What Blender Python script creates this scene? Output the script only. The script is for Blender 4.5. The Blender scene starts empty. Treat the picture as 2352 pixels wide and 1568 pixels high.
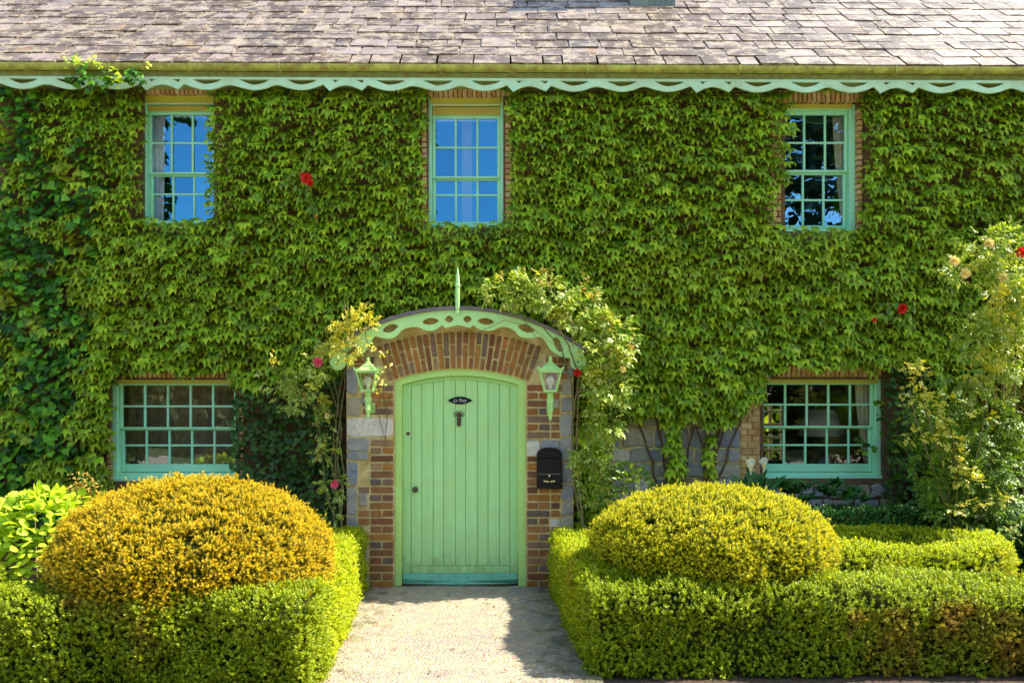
import bpy, bmesh, math, random
import numpy as np
from mathutils import Vector, Matrix, noise

random.seed(7)
rng = np.random.default_rng(7)
sc = bpy.context.scene
C = sc.collection
D0, EYE, F, CX, HY = 8.0, 1.764, 2000.0, 1176.0, 909.0   # camera distance, eye height, focal length / centre / horizon of the photo plan

# ------------------------------------------------------------------ camera, sky, sun, exposure
cam_d = bpy.data.cameras.new('camera'); cam = bpy.data.objects.new('camera', cam_d); C.objects.link(cam)
cam.location = (0, -D0, EYE); cam.rotation_euler = (math.radians(90), 0, 0)
cam_d.sensor_width = 36; cam_d.lens = 36 * F / 2352; cam_d.shift_y = 0.0531
cam_d.clip_start = .05; cam_d.clip_end = 600
sc.camera = cam
SUN = Vector((0.80, 0.075, 1.0)).normalized()          # towards the sun: high, from the right, just behind the facade
world = bpy.data.worlds.new("World"); sc.world = world; world.use_nodes = True
wn = world.node_tree
sky = wn.nodes.new('ShaderNodeTexSky'); sky.sky_type = 'NISHITA'; sky.sun_disc = False
sky.sun_elevation = math.asin(SUN.z); sky.sun_rotation = math.atan2(SUN.x, SUN.y)
sky.air_density = 1.0; sky.dust_density = 1.0; sky.ozone_density = 1.2
wn.links.new(sky.outputs[0], wn.nodes['Background'].inputs[0]); wn.nodes['Background'].inputs[1].default_value = 0.15
sl = bpy.data.lights.new('sun', 'SUN'); sl.energy = 3.7; sl.angle = math.radians(.55); sl.color = (1, .94, .82)
so = bpy.data.objects.new('sun', sl); C.objects.link(so); so.rotation_euler = (-SUN).to_track_quat('-Z', 'Y').to_euler()
so.location = (6, 2, 12)
sc.view_settings.view_transform = 'Standard'; sc.view_settings.look = 'None'
sc.view_settings.exposure = 1.66; sc.view_settings.gamma = 1; sc.view_settings.use_curve_mapping = False

# ------------------------------------------------------------------ helpers
def P(px, py, d=8.0):
    return Vector(((px - CX) * d / F, d - D0, EYE + (HY - py) * d / F))
def lin(r, g, b):
    f = lambda c: ((c / 255 + .055) / 1.055) ** 2.4 if c > 10 else c / 255 / 12.92
    return (f(r), f(g), f(b), 1)
WL = {}
def link(o, parent=None, loc=None):
    C.objects.link(o)
    WL[o.name] = Vector(loc) if loc is not None else Vector((0, 0, 0))
    if parent is not None:
        o.parent = parent
        o.matrix_parent_inverse = Matrix.Translation(-WL[parent.name])
    return o
def tag(o, label=None, cat=None, group=None, kind=None):
    if label: o['label'] = label
    if cat: o['category'] = cat
    if group: o['group'] = group
    if kind: o['kind'] = kind
    return o
def thing(name, loc, label, cat, group=None):
    o = bpy.data.objects.new(name, None); o.empty_display_size = .1; o.location = loc
    link(o, None, loc); return tag(o, label, cat, group)
def obj(name, me, parent=None, mat=None):
    if mat is not None and not me.materials: me.materials.append(mat)
    return link(bpy.data.objects.new(name, me), parent)
def inst(name, me, parent, M):
    o = bpy.data.objects.new(name, me); C.objects.link(o)
    o.parent = parent
    o.matrix_parent_inverse = Matrix.Translation(-WL[parent.name]); o.matrix_basis = M
    WL[o.name] = M.translation.copy()
    return o
def np_mesh(name, V, T, mat=None, smooth=False, t=None):
    V = np.asarray(V, np.float32).reshape(-1, 3); T = np.asarray(T, np.int32)
    k = T.shape[1]; n = len(T)
    me = bpy.data.meshes.new(name)
    me.vertices.add(len(V)); me.vertices.foreach_set('co', V.ravel())
    me.loops.add(n * k); me.loops.foreach_set('vertex_index', T.ravel())
    me.polygons.add(n); me.polygons.foreach_set('loop_start', np.arange(0, n * k, k, dtype=np.int32))
    if smooth: me.polygons.foreach_set('use_smooth', np.ones(n, bool))
    if t is not None:
        a = me.attributes.new('t', 'FLOAT', 'POINT'); a.data.foreach_set('value', np.asarray(t, np.float32))
    me.update(calc_edges=True)
    if mat: me.materials.append(mat)
    return me
def py_mesh(name, V, Fs, mat=None, smooth=False):
    me = bpy.data.meshes.new(name); me.from_pydata([tuple(v) for v in V], [], Fs); me.update()
    if smooth:
        for p in me.polygons: p.use_smooth = True
    if mat: me.materials.append(mat)
    return me
class MB:
    def __init__(s): s.v = []; s.f = []; s.mi = []; s.m = 0
    def add(s, V, Fs):
        b = len(s.v); s.v += [tuple(v) for v in V]; s.f += [tuple(i + b for i in f) for f in Fs]; s.mi += [s.m] * len(Fs)
    def box(s, x0, x1, y0, y1, z0, z1, c=0.0):
        if c <= 0:
            V = [(x0,y0,z0),(x1,y0,z0),(x1,y1,z0),(x0,y1,z0),(x0,y0,z1),(x1,y0,z1),(x1,y1,z1),(x0,y1,z1)]
            s.add(V, [(0,3,2,1),(4,5,6,7),(0,1,5,4),(1,2,6,5),(2,3,7,6),(3,0,4,7)])
        else:
            V = []; X = (x0, x1); Y = (y0, y1); Z = (z0, z1)
            idx = {}
            for i in (0, 1):
                for j in (0, 1):
                    for k in (0, 1):
                        sx, sy, sz = (c, -c)[i], (c, -c)[j], (c, -c)[k]
                        for a in range(3):
                            p = [X[i] + sx, Y[j] + sy, Z[k] + sz]; p[a] = (X[i], Y[j], Z[k])[a]
                            idx[(i, j, k, a)] = len(V); V.append(p)
            g = lambda i, j, k, a: idx[(i, j, k, a)]
            Fs = []
            for a in range(3):
                o = [b for b in range(3) if b != a]
                for e in (0, 1):
                    q = []
                    for (u, w) in ((0,0),(1,0),(1,1),(0,1)):
                        t = [0,0,0]; t[a] = e; t[o[0]] = u; t[o[1]] = w; q.append(g(*t, a))
                    Fs.append(tuple(q))
                for u in (0, 1):
                    for w in (0, 1):
                        t0 = [0,0,0]; t0[o[0]] = u; t0[o[1]] = w; t1 = list(t0); t1[a] = 1
                        Fs.append((g(*t0, o[0]), g(*t1, o[0]), g(*t1, o[1]), g(*t0, o[1])))
            for i in (0, 1):
                for j in (0, 1):
                    for k in (0, 1): Fs.append((g(i,j,k,0), g(i,j,k,1), g(i,j,k,2)))
            s.add(V, Fs)
    def tube(s, pts, r, n=6, r1=None):
        pts = [Vector(p) for p in pts]; m = len(pts); V = []; Fs = []
        for i, p in enumerate(pts):
            d = (pts[min(i + 1, m - 1)] - pts[max(i - 1, 0)])
            d = d.normalized() if d.length > 1e-9 else Vector((0, 0, 1))
            a = d.orthogonal().normalized(); 
            ref = Vector((0.31, -0.9, .2)); a = (ref - d * ref.dot(d)).normalized(); b = d.cross(a)
            rr = r if r1 is None else r + (r1 - r) * i / (m - 1)
            for k in range(n):
                w = 2 * math.pi * k / n; V.append(p + a * math.cos(w) * rr + b * math.sin(w) * rr)
        for i in range(m - 1):
            for k in range(n):
                Fs.append((i*n+k, i*n+(k+1)%n, (i+1)*n+(k+1)%n, (i+1)*n+k))
        Fs.append(tuple(range(n))[::-1]); Fs.append(tuple((m-1)*n+k for k in range(n)))
        s.add(V, Fs)
    def lathe(s, c, prof, n=12, rot=0, sx=1, sy=1):
        V = []; Fs = []; m = len(prof)
        for (r, z) in prof:
            for k in range(n):
                w = 2 * math.pi * k / n + rot; V.append((c[0] + r*math.cos(w)*sx, c[1] + r*math.sin(w)*sy, c[2] + z))
        for i in range(m - 1):
            for k in range(n): Fs.append((i*n+k, i*n+(k+1)%n, (i+1)*n+(k+1)%n, (i+1)*n+k))
        Fs.append(tuple(range(n))[::-1]); Fs.append(tuple((m-1)*n+k for k in range(n)))
        s.add(V, Fs)
    def prism(s, pts, y0, y1, c=0.0):
        """pts: (x, z) polygon; from y1 (back) to y0 (front), front edge chamfered by c"""
        n = len(pts); cx = sum(p[0] for p in pts)/n; cz = sum(p[1] for p in pts)/n
        V = [(x, y1, z) for x, z in pts] + [(x, y0 + c, z) for x, z in pts]
        Fs = [(i, (i+1)%n, n+(i+1)%n, n+i) for i in range(n)]
        if c > 0:
            V += [(x + (cx-x)*min(.4, c/max(1e-6, math.hypot(cx-x, cz-z))), y0, z + (cz-z)*min(.4, c/max(1e-6, math.hypot(cx-x, cz-z)))) for x, z in pts]
            Fs += [(n+i, n+(i+1)%n, 2*n+(i+1)%n, 2*n+i) for i in range(n)]; Fs.append(tuple(range(2*n, 3*n)))
        else: Fs.append(tuple(range(n, 2*n)))
        Fs.append(tuple(range(n))[::-1])
        s.add(V, Fs)
    def mesh(s, name, *mats, smooth=False, fix=True):
        me = bpy.data.meshes.new(name); me.from_pydata(s.v, [], s.f); me.update()
        for m in mats: me.materials.append(m)
        if len(mats) > 1: me.polygons.foreach_set('material_index', s.mi)
        if smooth: me.polygons.foreach_set('use_smooth', [True]*len(s.f))
        if fix:
            bm = bmesh.new(); bm.from_mesh(me); bmesh.ops.recalc_face_normals(bm, faces=bm.faces); bm.to_mesh(me); bm.free()
        return me
    def build(s, name, mat, parent=None, smooth=False):
        mats = mat if isinstance(mat, (list, tuple)) else [mat]
        return obj(name, s.mesh(name, *mats, smooth=smooth), parent)

def flat_board(name, outer, holes, y, th, mat, parent, bevel=0.003):
    """a sawn board: outline with pierced holes in the x-z plane, th thick, its middle at depth y"""
    cu = bpy.data.curves.new('outline', 'CURVE'); cu.dimensions = '2D'; cu.fill_mode = 'BOTH'
    cu.extrude = max(th/2 - bevel, .0005); cu.bevel_depth = bevel; cu.bevel_resolution = 1
    for ring in [outer] + list(holes):
        sp = cu.splines.new('POLY'); sp.points.add(len(ring) - 1)
        for i, (x, z) in enumerate(ring): sp.points[i].co = (x, z, 0, 1)
        sp.use_cyclic_u = True
    return curve_mesh(name, cu, y, mat, parent)
def curve_mesh(name, cu, y, mat, parent, tf=None):
    o = bpy.data.objects.new('tmp', cu); C.objects.link(o)
    dg = bpy.context.evaluated_depsgraph_get(); dg.update()
    me = bpy.data.meshes.new_from_object(o.evaluated_get(dg)); me.name = name
    bpy.data.objects.remove(o)
    for v in me.vertices:
        x, yy, z = v.co
        if tf: x, yy = tf(x, yy)
        v.co = (x, y - z, yy)
    me.materials.clear(); me.update()
    return obj(name, me, parent, mat)

# ------------------------------------------------------------------ materials
def nodes(name):
    m = bpy.data.materials.new(name); m.use_nodes = True
    return m, m.node_tree, m.node_tree.nodes['Principled BSDF']
def N(nt, t, **kw):
    n = nt.nodes.new(t)
    for k, v in kw.items(): setattr(n, k, v)
    return n
def ramp(nt, fac, stops, interp='LINEAR'):
    r = N(nt, 'ShaderNodeValToRGB'); r.color_ramp.interpolation = interp
    e = r.color_ramp.elements
    while len(e) < len(stops): e.new(.5)
    for i, (p, c) in enumerate(stops): e[i].position = p; e[i].color = c
    nt.links.new(fac, r.inputs[0]); return r.outputs[0]
def mathn(nt, op, a, b=None):
    n = N(nt, 'ShaderNodeMath', operation=op)
    for i, v in enumerate((a, b)):
        if v is None: continue
        if isinstance(v, (int, float)): n.inputs[i].default_value = v
        else: nt.links.new(v, n.inputs[i])
    return n.outputs[0]
def mixc(nt, f, a, b, mode='MIX'):
    n = N(nt, 'ShaderNodeMix', data_type='RGBA', blend_type=mode)
    for i, v in ((0, f), (6, a), (7, b)):
        if isinstance(v, (int, float)): n.inputs[i].default_value = v
        elif isinstance(v, tuple): n.inputs[i].default_value = v
        else: nt.links.new(v, n.inputs[i])
    return n.outputs[2]
def pos_noise(nt, scale, detail=4, rough=.6, stretch=None, world=True):
    g = N(nt, 'ShaderNodeNewGeometry') if world else N(nt, 'ShaderNodeTexCoord')
    src = g.outputs['Position'] if world else g.outputs['Object']
    if stretch:
        mp = N(nt, 'ShaderNodeMapping'); mp.inputs['Scale'].default_value = stretch
        nt.links.new(src, mp.inputs[0]); src = mp.outputs[0]
    n = N(nt, 'ShaderNodeTexNoise'); n.inputs['Scale'].default_value = scale
    n.inputs['Detail'].default_value = detail; n.inputs['Roughness'].default_value = rough
    nt.links.new(src, n.inputs['Vector']); return n.outputs['Fac']
def rnd(nt):
    oi = N(nt, 'ShaderNodeObjectInfo'); g = N(nt, 'ShaderNodeNewGeometry')
    return mathn(nt, 'FRACT', mathn(nt, 'ADD', oi.outputs['Random'], g.outputs['Random Per Island']))
def bump(nt, b, h, strength=.4, dist=.01):
    n = N(nt, 'ShaderNodeBump'); n.inputs['Strength'].default_value = strength; n.inputs['Distance'].default_value = dist
    nt.links.new(h, n.inputs['Height']); nt.links.new(n.outputs[0], b.inputs['Normal'])
def solid(name, cols, rough=.6, nscale=8, dirt=None, dirt_amt=.5, dscale=5, bscale=60, bstr=.3, bdist=.004, metallic=0, spec=.5, rand=False, stretch=None, grime=None):
    """cols: 1-3 colours, picked by noise (or per object); dirt: second colour in patches"""
    m, nt, b = nodes(name)
    cols = cols if isinstance(cols, list) else [cols]
    n1 = pos_noise(nt, nscale, stretch=stretch)
    f = rnd(nt) if rand else mathn(nt, 'ADD', mathn(nt, 'MULTIPLY', mathn(nt, 'SUBTRACT', n1, .5), 2.2), .5)
    if len(cols) == 1: col = mixc(nt, .35, cols[0], ramp(nt, n1, [(.3, tuple(c*.75 for c in cols[0][:3])+(1,)), (.7, tuple(min(1, c*1.2) for c in cols[0][:3])+(1,))]))
    else: col = ramp(nt, f, [(i/(len(cols)-1), c) for i, c in enumerate(cols)])
    if rand:
        col = mixc(nt, 1, col, ramp(nt, n1, [(.25, (.72,.72,.72,1)), (.75, (1.2,1.2,1.2,1))]), 'MULTIPLY')
    if dirt:
        dn = pos_noise(nt, dscale, 6, .7)
        k = ramp(nt, dn, [(.5 - dirt_amt*.2, (0,0,0,1)), (.5 + .25 - dirt_amt*.1, (1,1,1,1))])
        col = mixc(nt, mathn(nt, 'MULTIPLY', k, dirt_amt), col, dirt)
    if grime:
        g = N(nt, 'ShaderNodeNewGeometry'); sz = N(nt, 'ShaderNodeSeparateXYZ'); nt.links.new(g.outputs['Position'], sz.inputs[0])
        mr = N(nt, 'ShaderNodeMapRange'); mr.inputs[1].default_value = grime[0]; mr.inputs[2].default_value = grime[1]; mr.inputs[3].default_value = .32; mr.inputs[4].default_value = -.03; nt.links.new(sz.outputs[2], mr.inputs[0])
        gk = ramp(nt, mathn(nt, 'ADD', pos_noise(nt, 9, 6, .75, stretch=(1.6,1,.6)), mr.outputs[0]), [(.58, (0,0,0,1)), (.86, (.6,.6,.6,1))]); col = mixc(nt, gk, col, grime[2])
    nt.links.new(col, b.inputs['Base Color'])
    b.inputs['Roughness'].default_value = rough; b.inputs['Metallic'].default_value = metallic
    b.inputs['Specular IOR Level'].default_value = spec
    if bstr: bump(nt, b, pos_noise(nt, bscale, 5, .65), bstr, bdist)
    return m
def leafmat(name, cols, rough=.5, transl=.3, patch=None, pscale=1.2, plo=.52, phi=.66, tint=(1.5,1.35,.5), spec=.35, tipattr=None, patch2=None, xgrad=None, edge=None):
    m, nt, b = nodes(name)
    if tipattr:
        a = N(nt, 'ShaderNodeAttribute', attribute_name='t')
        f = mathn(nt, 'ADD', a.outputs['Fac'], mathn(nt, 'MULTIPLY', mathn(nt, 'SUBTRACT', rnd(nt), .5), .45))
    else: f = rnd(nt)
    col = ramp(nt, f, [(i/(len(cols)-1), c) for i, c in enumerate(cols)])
    if patch:
        pn = pos_noise(nt, pscale, 3, .6)
        if xgrad:
            g = N(nt, 'ShaderNodeNewGeometry'); sx_ = N(nt, 'ShaderNodeSeparateXYZ'); nt.links.new(g.outputs['Position'], sx_.inputs[0])
            mr = N(nt, 'ShaderNodeMapRange'); mr.inputs[1].default_value = xgrad[0]; mr.inputs[2].default_value = xgrad[1]; mr.inputs[3].default_value = -.08; mr.inputs[4].default_value = xgrad[2]
            nt.links.new(sx_.outputs[0], mr.inputs[0])
            mz = N(nt, 'ShaderNodeMapRange'); mz.inputs[1].default_value = .40; mz.inputs[2].default_value = .53; mz.inputs[3].default_value = 0; mz.inputs[4].default_value = -.22
            nt.links.new(sx_.outputs[2], mz.inputs[0]); pn = mathn(nt, 'ADD', mathn(nt, 'ADD', pn, mr.outputs[0]), mz.outputs[0])
        k = ramp(nt, pn, [(plo, (0,0,0,1)), (phi, (1,1,1,1))])
        col = mixc(nt, k, col, patch)
    if patch2:
        k = ramp(nt, pos_noise(nt, patch2[1], 4, .7), [(patch2[2], (0,0,0,1)), (patch2[2]+.08, (1,1,1,1))])
        col = mixc(nt, mathn(nt, 'MULTIPLY', k, .85), col, patch2[0])
    if edge:
        at = N(nt, 'ShaderNodeAttribute', attribute_name='t'); col = mixc(nt, mathn(nt, 'MULTIPLY', at.outputs['Fac'], .6), col, edge)
    col = mixc(nt, 1, col, ramp(nt, pos_noise(nt, 25, 2), [(.3, (.8,.8,.8,1)), (.7, (1.2,1.2,1.15,1))]), 'MULTIPLY')
    nt.links.new(col, b.inputs['Base Color']); b.inputs['Roughness'].default_value = rough
    b.inputs['Specular IOR Level'].default_value = spec
    tr = N(nt, 'ShaderNodeBsdfTranslucent'); nt.links.new(mixc(nt, 1, col, tuple(tint)+(1,), 'MULTIPLY'), tr.inputs[0])
    mx = N(nt, 'ShaderNodeMixShader'); mx.inputs[0].default_value = transl
    nt.links.new(b.outputs[0], mx.inputs[1]); nt.links.new(tr.outputs[0], mx.inputs[2])
    nt.links.new(mx.outputs[0], nt.nodes['Material Output'].inputs[0])
    return m
def glass(name, refl, tint=(.9,.95,1,1), clear=(.9,.95,.95,1)):
    m, nt, b = nodes(name)
    nt.nodes.remove(b)
    g = N(nt, 'ShaderNodeBsdfGlossy'); g.inputs['Roughness'].default_value = .0; g.inputs['Color'].default_value = tint
    t = N(nt, 'ShaderNodeBsdfTransparent'); t.inputs[0].default_value = clear
    fr = N(nt, 'ShaderNodeFresnel'); fr.inputs[0].default_value = 1.45
    f = mathn(nt, 'ADD', fr.outputs[0], refl)
    bp = N(nt, 'ShaderNodeBump'); bp.inputs['Strength'].default_value = .08; bp.inputs['Distance'].default_value = .01
    nt.links.new(pos_noise(nt, 4, 2), bp.inputs['Height']); nt.links.new(bp.outputs[0], g.inputs['Normal'])
    mx = N(nt, 'ShaderNodeMixShader'); nt.links.new(f, mx.inputs[0]); nt.links.new(t.outputs[0], mx.inputs[1]); nt.links.new(g.outputs[0], mx.inputs[2])
    nt.links.new(mx.outputs[0], nt.nodes['Material Output'].inputs[0]); return m

M = {}
M['door'] = solid('door_paint', (.42,.78,.29,1), .45, 3, dirt=(.44,.64,.18,1), dirt_amt=.45, bscale=90, bstr=.3, stretch=(7,1,.35), grime=(.02,.42,(.20,.26,.10,1)))
M['frame'] = solid('door_frame_paint', (.44,.74,.20,1), .45, 3, dirt=(.48,.60,.07,1), dirt_amt=.4, bscale=120, bstr=.12)
M['kick'] = solid('weatherboard_paint', [(.10,.50,.30,1), (.20,.58,.34,1)], .5, 6, dirt=(.16,.25,.12,1), dirt_amt=.6, dscale=14, bstr=.3)
M['win'] = solid('window_paint', (.36,.80,.50,1), .42, 3, dirt=(.46,.74,.26,1), dirt_amt=.4, bscale=120, bstr=.1)
M['winhead'] = solid('window_head_bounce_tint', (.50,.50,.05,1), .45, 3, bstr=.1)  # yellow of warm bounced light put into the head board colour
M['barge'] = solid('valance_paint', (.44,.68,.42,1), .45, 3, dirt=(.34,.38,.14,1), dirt_amt=.55, dscale=4, bstr=.2)
M['fascia'] = solid('fascia_paint', (.36,.50,.16,1), .5, 3, dirt=(.26,.20,.045,1), dirt_amt=.9, dscale=14, bstr=.3, stretch=(.5,1,1))
M['gutter'] = solid('gutter_paint', (.46,.50,.08,1), .5, 3, dirt=(.20,.13,.02,1), dirt_amt=.9, dscale=11, bstr=.3, stretch=(.5,1,1))
M['canopy'] = solid('canopy_paint', (.42,.72,.26,1), .42, 3, dirt=(.48,.62,.10,1), dirt_amt=.3, bstr=.1)
M['lead'] = solid('canopy_sheet', (.13,.10,.11,1), .55, 5, dirt=(.25,.20,.16,1), dirt_amt=.4)
M['lantern'] = solid('lantern_paint', (.40,.68,.20,1), .25, 8, dirt=(.15,.35,.05,1), dirt_amt=.4, bstr=.1)
M['mortar'] = solid('ochre_mortar', [(.50,.33,.07,1), (.66,.52,.20,1), (.76,.64,.35,1)], .95, 7, dirt=(.16,.10,.03,1), dirt_amt=.6, dscale=9, bscale=90, bstr=.8, bdist=.008)
M['brick'] = solid('red_brick', [(.16,.06,.025,1), (.31,.11,.025,1), (.46,.19,.035,1), (.20,.09,.04,1), (.42,.18,.025,1), (.13,.10,.085,1), (.38,.21,.08,1)], .9, 14, dirt=(.10,.05,.02,1), dirt_amt=.45, dscale=22, bscale=110, bstr=.6, rand=True)
M['ybrick'] = solid('yellow_brick', [(.55,.30,.08,1), (.70,.52,.26,1), (.45,.25,.09,1), (.66,.42,.14,1)], .9, 14, dirt=(.20,.10,.03,1), dirt_amt=.4, dscale=20, bscale=110, bstr=.5, rand=True)
M['stone'] = solid('blue_grey_stone', [(.20,.23,.28,1), (.40,.36,.25,1), (.14,.18,.27,1), (.30,.31,.33,1), (.24,.23,.22,1), (.36,.28,.13,1)], .9, 9, dirt=(.48,.42,.26,1), dirt_amt=.6, dscale=11, bscale=40, bstr=.9, bdist=.015, rand=True)
M['pale'] = solid('pale_granite', [(.66,.60,.44,1), (.74,.69,.55,1)], .9, 12, dirt=(.30,.25,.14,1), dirt_amt=.5, dscale=20, bscale=120, bstr=.8, rand=True)
M['wall'] = solid('shade_darkened_wall', [(.09,.05,.02,1), (.16,.09,.035,1), (.06,.04,.02,1)], .95, 6, dirt=(.09,.06,.025,1), dirt_amt=.5, bscale=50, bstr=.8, bdist=.012)  # shade behind the ivy leaves put into a darker wall colour
M['slate'] = None
M['ochre'] = solid('bounce_ochre_tint', (.48,.40,.06,1), .5, 4, bstr=.1)  # same bounced warmth painted into the panel below the head
M['cream'] = solid('cream_paint', (.75,.58,.20,1), .45, 4, bstr=.1)
M['black'] = solid('black_enamel', (.005,.005,.006,1), .3, 4, bstr=.03, spec=.25)
M['brass'] = solid('pale_brass', (.72,.62,.36,1), .35, 10, metallic=.6, bstr=0)
M['bronze'] = solid('aged_bronze', (.10,.065,.04,1), .5, 30, metallic=.5, dirt=(.20,.13,.06,1), dirt_amt=.5, dscale=60, bscale=200, bstr=.3)
M['white'] = solid('white_lettering', (.8,.8,.78,1), .5, 10, bstr=0)
M['bulb'] = solid('white_bulb', (.85,.85,.82,1), .25, 10, bstr=0)
M['curtain'] = solid('cream_curtain', [(.75,.62,.38,1), (.88,.78,.55,1)], .9, 6, bstr=.1)
M['brown'] = solid('brown_reflection_sheet', [(.42,.30,.14,1), (.30,.20,.10,1), (.50,.38,.20,1)], .9, 12, bstr=.1)  # brown of the mirrored surroundings put into an added sheet
M['net'] = solid('white_curtain', [(.85,.86,.88,1), (.9,.9,.9,1)], .9, 6, bstr=.1)
M['room'] = solid('room_plaster', [(.42,.24,.08,1), (.50,.30,.11,1)], .9, 2, bstr=.1)
M['shade'] = solid('linen_shade', (.72,.66,.50,1), .9, 20, bstr=.1)
M['ceramic'] = solid('dark_glazed_base', (.03,.035,.03,1), .2, 10, bstr=0)
M['wood'] = solid('pale_wood', (.70,.50,.22,1), .6, 10, bstr=.1)
M['palewood'] = solid('bleached_trellis', (.92,.78,.45,1), .7, 10, bstr=.1)
M['darkwood'] = solid('brown_table', (.09,.045,.02,1), .5, 10, bstr=.1)
M['stem'] = solid('rose_stem', [(.20,.15,.05,1), (.14,.12,.035,1), (.26,.19,.08,1)], .8, 20, bscale=80, bstr=.4)
M['twig'] = solid('brown_twig', [(.10,.055,.03,1), (.17,.09,.05,1)], .85, 20, bscale=80, bstr=.4)
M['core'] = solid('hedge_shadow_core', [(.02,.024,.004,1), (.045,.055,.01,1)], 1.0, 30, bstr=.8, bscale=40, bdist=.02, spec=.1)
M['soil'] = solid('garden_soil', [(.05,.028,.012,1), (.08,.045,.02,1), (.035,.035,.01,1)], .95, 5, bscale=30, bstr=1, bdist=.03)
M['glass_up'] = glass('sky_tinted_glass', .22, tint=(.14,.58,1,1))  # blue of the mirrored sky put into the reflection tint
M['glass_mid'] = glass('pale_sky_tinted_glass', .30, tint=(.30,.70,1,1))  # paler sky blue painted into the reflection tint as well
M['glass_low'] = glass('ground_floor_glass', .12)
M['lglass'] = glass('lantern_glass', .03, clear=(.86,.90,.84,1))
M['red'] = leafmat('red_petal', [(.55,.012,.012,1), (.75,.03,.02,1)], .5, .25, tint=(1.2,.8,.8))
M['pink'] = leafmat('pink_petal', [(.75,.06,.16,1), (.85,.16,.24,1)], .5, .3, tint=(1.2,1,1))
M['yellow'] = leafmat('yellow_petal', [(.85,.62,.15,1), (.85,.75,.35,1)], .5, .3, tint=(1.1,1,.8))
M['spathe'] = leafmat('white_spathe', [(.8,.8,.70,1), (.75,.78,.6,1)], .5, .3, tint=(1,1,.9))
# leaves
M['boston'] = leafmat('boston_ivy_leaf', [(.025,.075,.002,1), (.06,.17,.004,1), (.13,.29,.006,1), (.22,.40,.008,1), (.36,.50,.012,1)], .5, .18, patch=(.28,.34,.010,1), pscale=.9, plo=.52, phi=.90, spec=.3, patch2=((.40,.20,.02,1), 6.0, .74), edge=(.46,.50,.02,1))
M['english'] = leafmat('english_ivy_leaf', [(.012,.045,.002,1), (.03,.11,.004,1), (.06,.20,.006,1), (.15,.36,.010,1)], .5, .15, patch=(.26,.31,.012,1), pscale=2.5, plo=.56, phi=.66, spec=.25)
M['dark_ivy'] = leafmat('dark_ivy_leaf', [(.02,.06,.004,1), (.035,.09,.005,1), (.06,.13,.007,1)], .45, .15, spec=.3)
M['box'] = leafmat('box_leaf', [(.12,.17,.005,1), (.36,.44,.010,1), (.50,.58,.012,1), (.66,.68,.016,1)], .45, .4, patch=(.40,.30,.02,1), pscale=1.6, plo=.60, phi=.78, tint=(1.4,1.3,.4), spec=.3)
M['boxfront'] = leafmat('box_leaf_browned', [(.07,.12,.004,1), (.22,.30,.008,1), (.34,.42,.010,1), (.50,.54,.014,1)], .45, .35, patch=(.30,.17,.02,1), pscale=1.3, plo=.56, phi=.68, tint=(1.4,1.3,.4), spec=.3, patch2=((.50,.15,.02,1), 2.6, .66))
M['boxright'] = leafmat('box_leaf_autumnal', [(.07,.12,.004,1), (.22,.30,.008,1), (.34,.42,.010,1), (.50,.54,.014,1)], .45, .35, patch=(.33,.22,.02,1), pscale=3.2, plo=.60, phi=.80, tint=(1.4,1.3,.4), spec=.3, patch2=((.50,.17,.02,1), 4.6, .70), xgrad=(1.7,2.5,.22))
M['boxdark'] = leafmat('box_leaf_shaded', [(.03,.12,.012,1), (.05,.18,.02,1)], .4, .2)  # shade at the wall foot put into a darker leaf colour
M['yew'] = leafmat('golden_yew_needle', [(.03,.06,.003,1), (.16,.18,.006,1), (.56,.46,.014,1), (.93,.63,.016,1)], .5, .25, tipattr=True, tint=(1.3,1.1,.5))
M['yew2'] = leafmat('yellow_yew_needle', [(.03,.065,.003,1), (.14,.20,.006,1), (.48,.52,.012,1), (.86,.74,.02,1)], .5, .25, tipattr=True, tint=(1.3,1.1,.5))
M['rose'] = leafmat('rose_leaf', [(.14,.26,.015,1), (.28,.40,.03,1), (.42,.50,.06,1), (.60,.64,.16,1)], .35, .4, tint=(1.4,1.3,.6), spec=.6, patch=(.55,.52,.05,1), pscale=4, plo=.55, phi=.68)
M['rosey'] = leafmat('young_rose_leaf', [(.40,.48,.03,1), (.62,.58,.04,1), (.78,.60,.08,1)], .35, .4, tint=(1.3,1.2,.6), spec=.6)
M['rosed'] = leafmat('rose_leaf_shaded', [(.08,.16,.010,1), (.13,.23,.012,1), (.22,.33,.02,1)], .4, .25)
M['hydr'] = leafmat('lime_hydrangea_leaf', [(.42,.60,.02,1), (.58,.70,.025,1), (.34,.52,.02,1)], .6, .3, tint=(1.3,1.2,.4))
M['maple'] = leafmat('bronze_green_leaf', [(.12,.20,.008,1), (.22,.25,.010,1), (.32,.24,.014,1)], .45, .3)
M['rhodo'] = leafmat('dark_glossy_leaf', [(.02,.075,.012,1), (.03,.11,.018,1), (.05,.15,.03,1)], .45, .1, spec=.3)
M['orange'] = leafmat('orange_shoot_leaf', [(.35,.28,.03,1), (.55,.30,.04,1)], .5, .3)
M['conifer'] = leafmat('conifer_foliage', [(.012,.03,.008,1), (.03,.06,.015,1), (.06,.07,.02,1)], .6, .1)
M['treeleaf'] = leafmat('tree_foliage', [(.03,.06,.010,1), (.06,.10,.015,1), (.12,.11,.03,1)], .6, .2)

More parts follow.
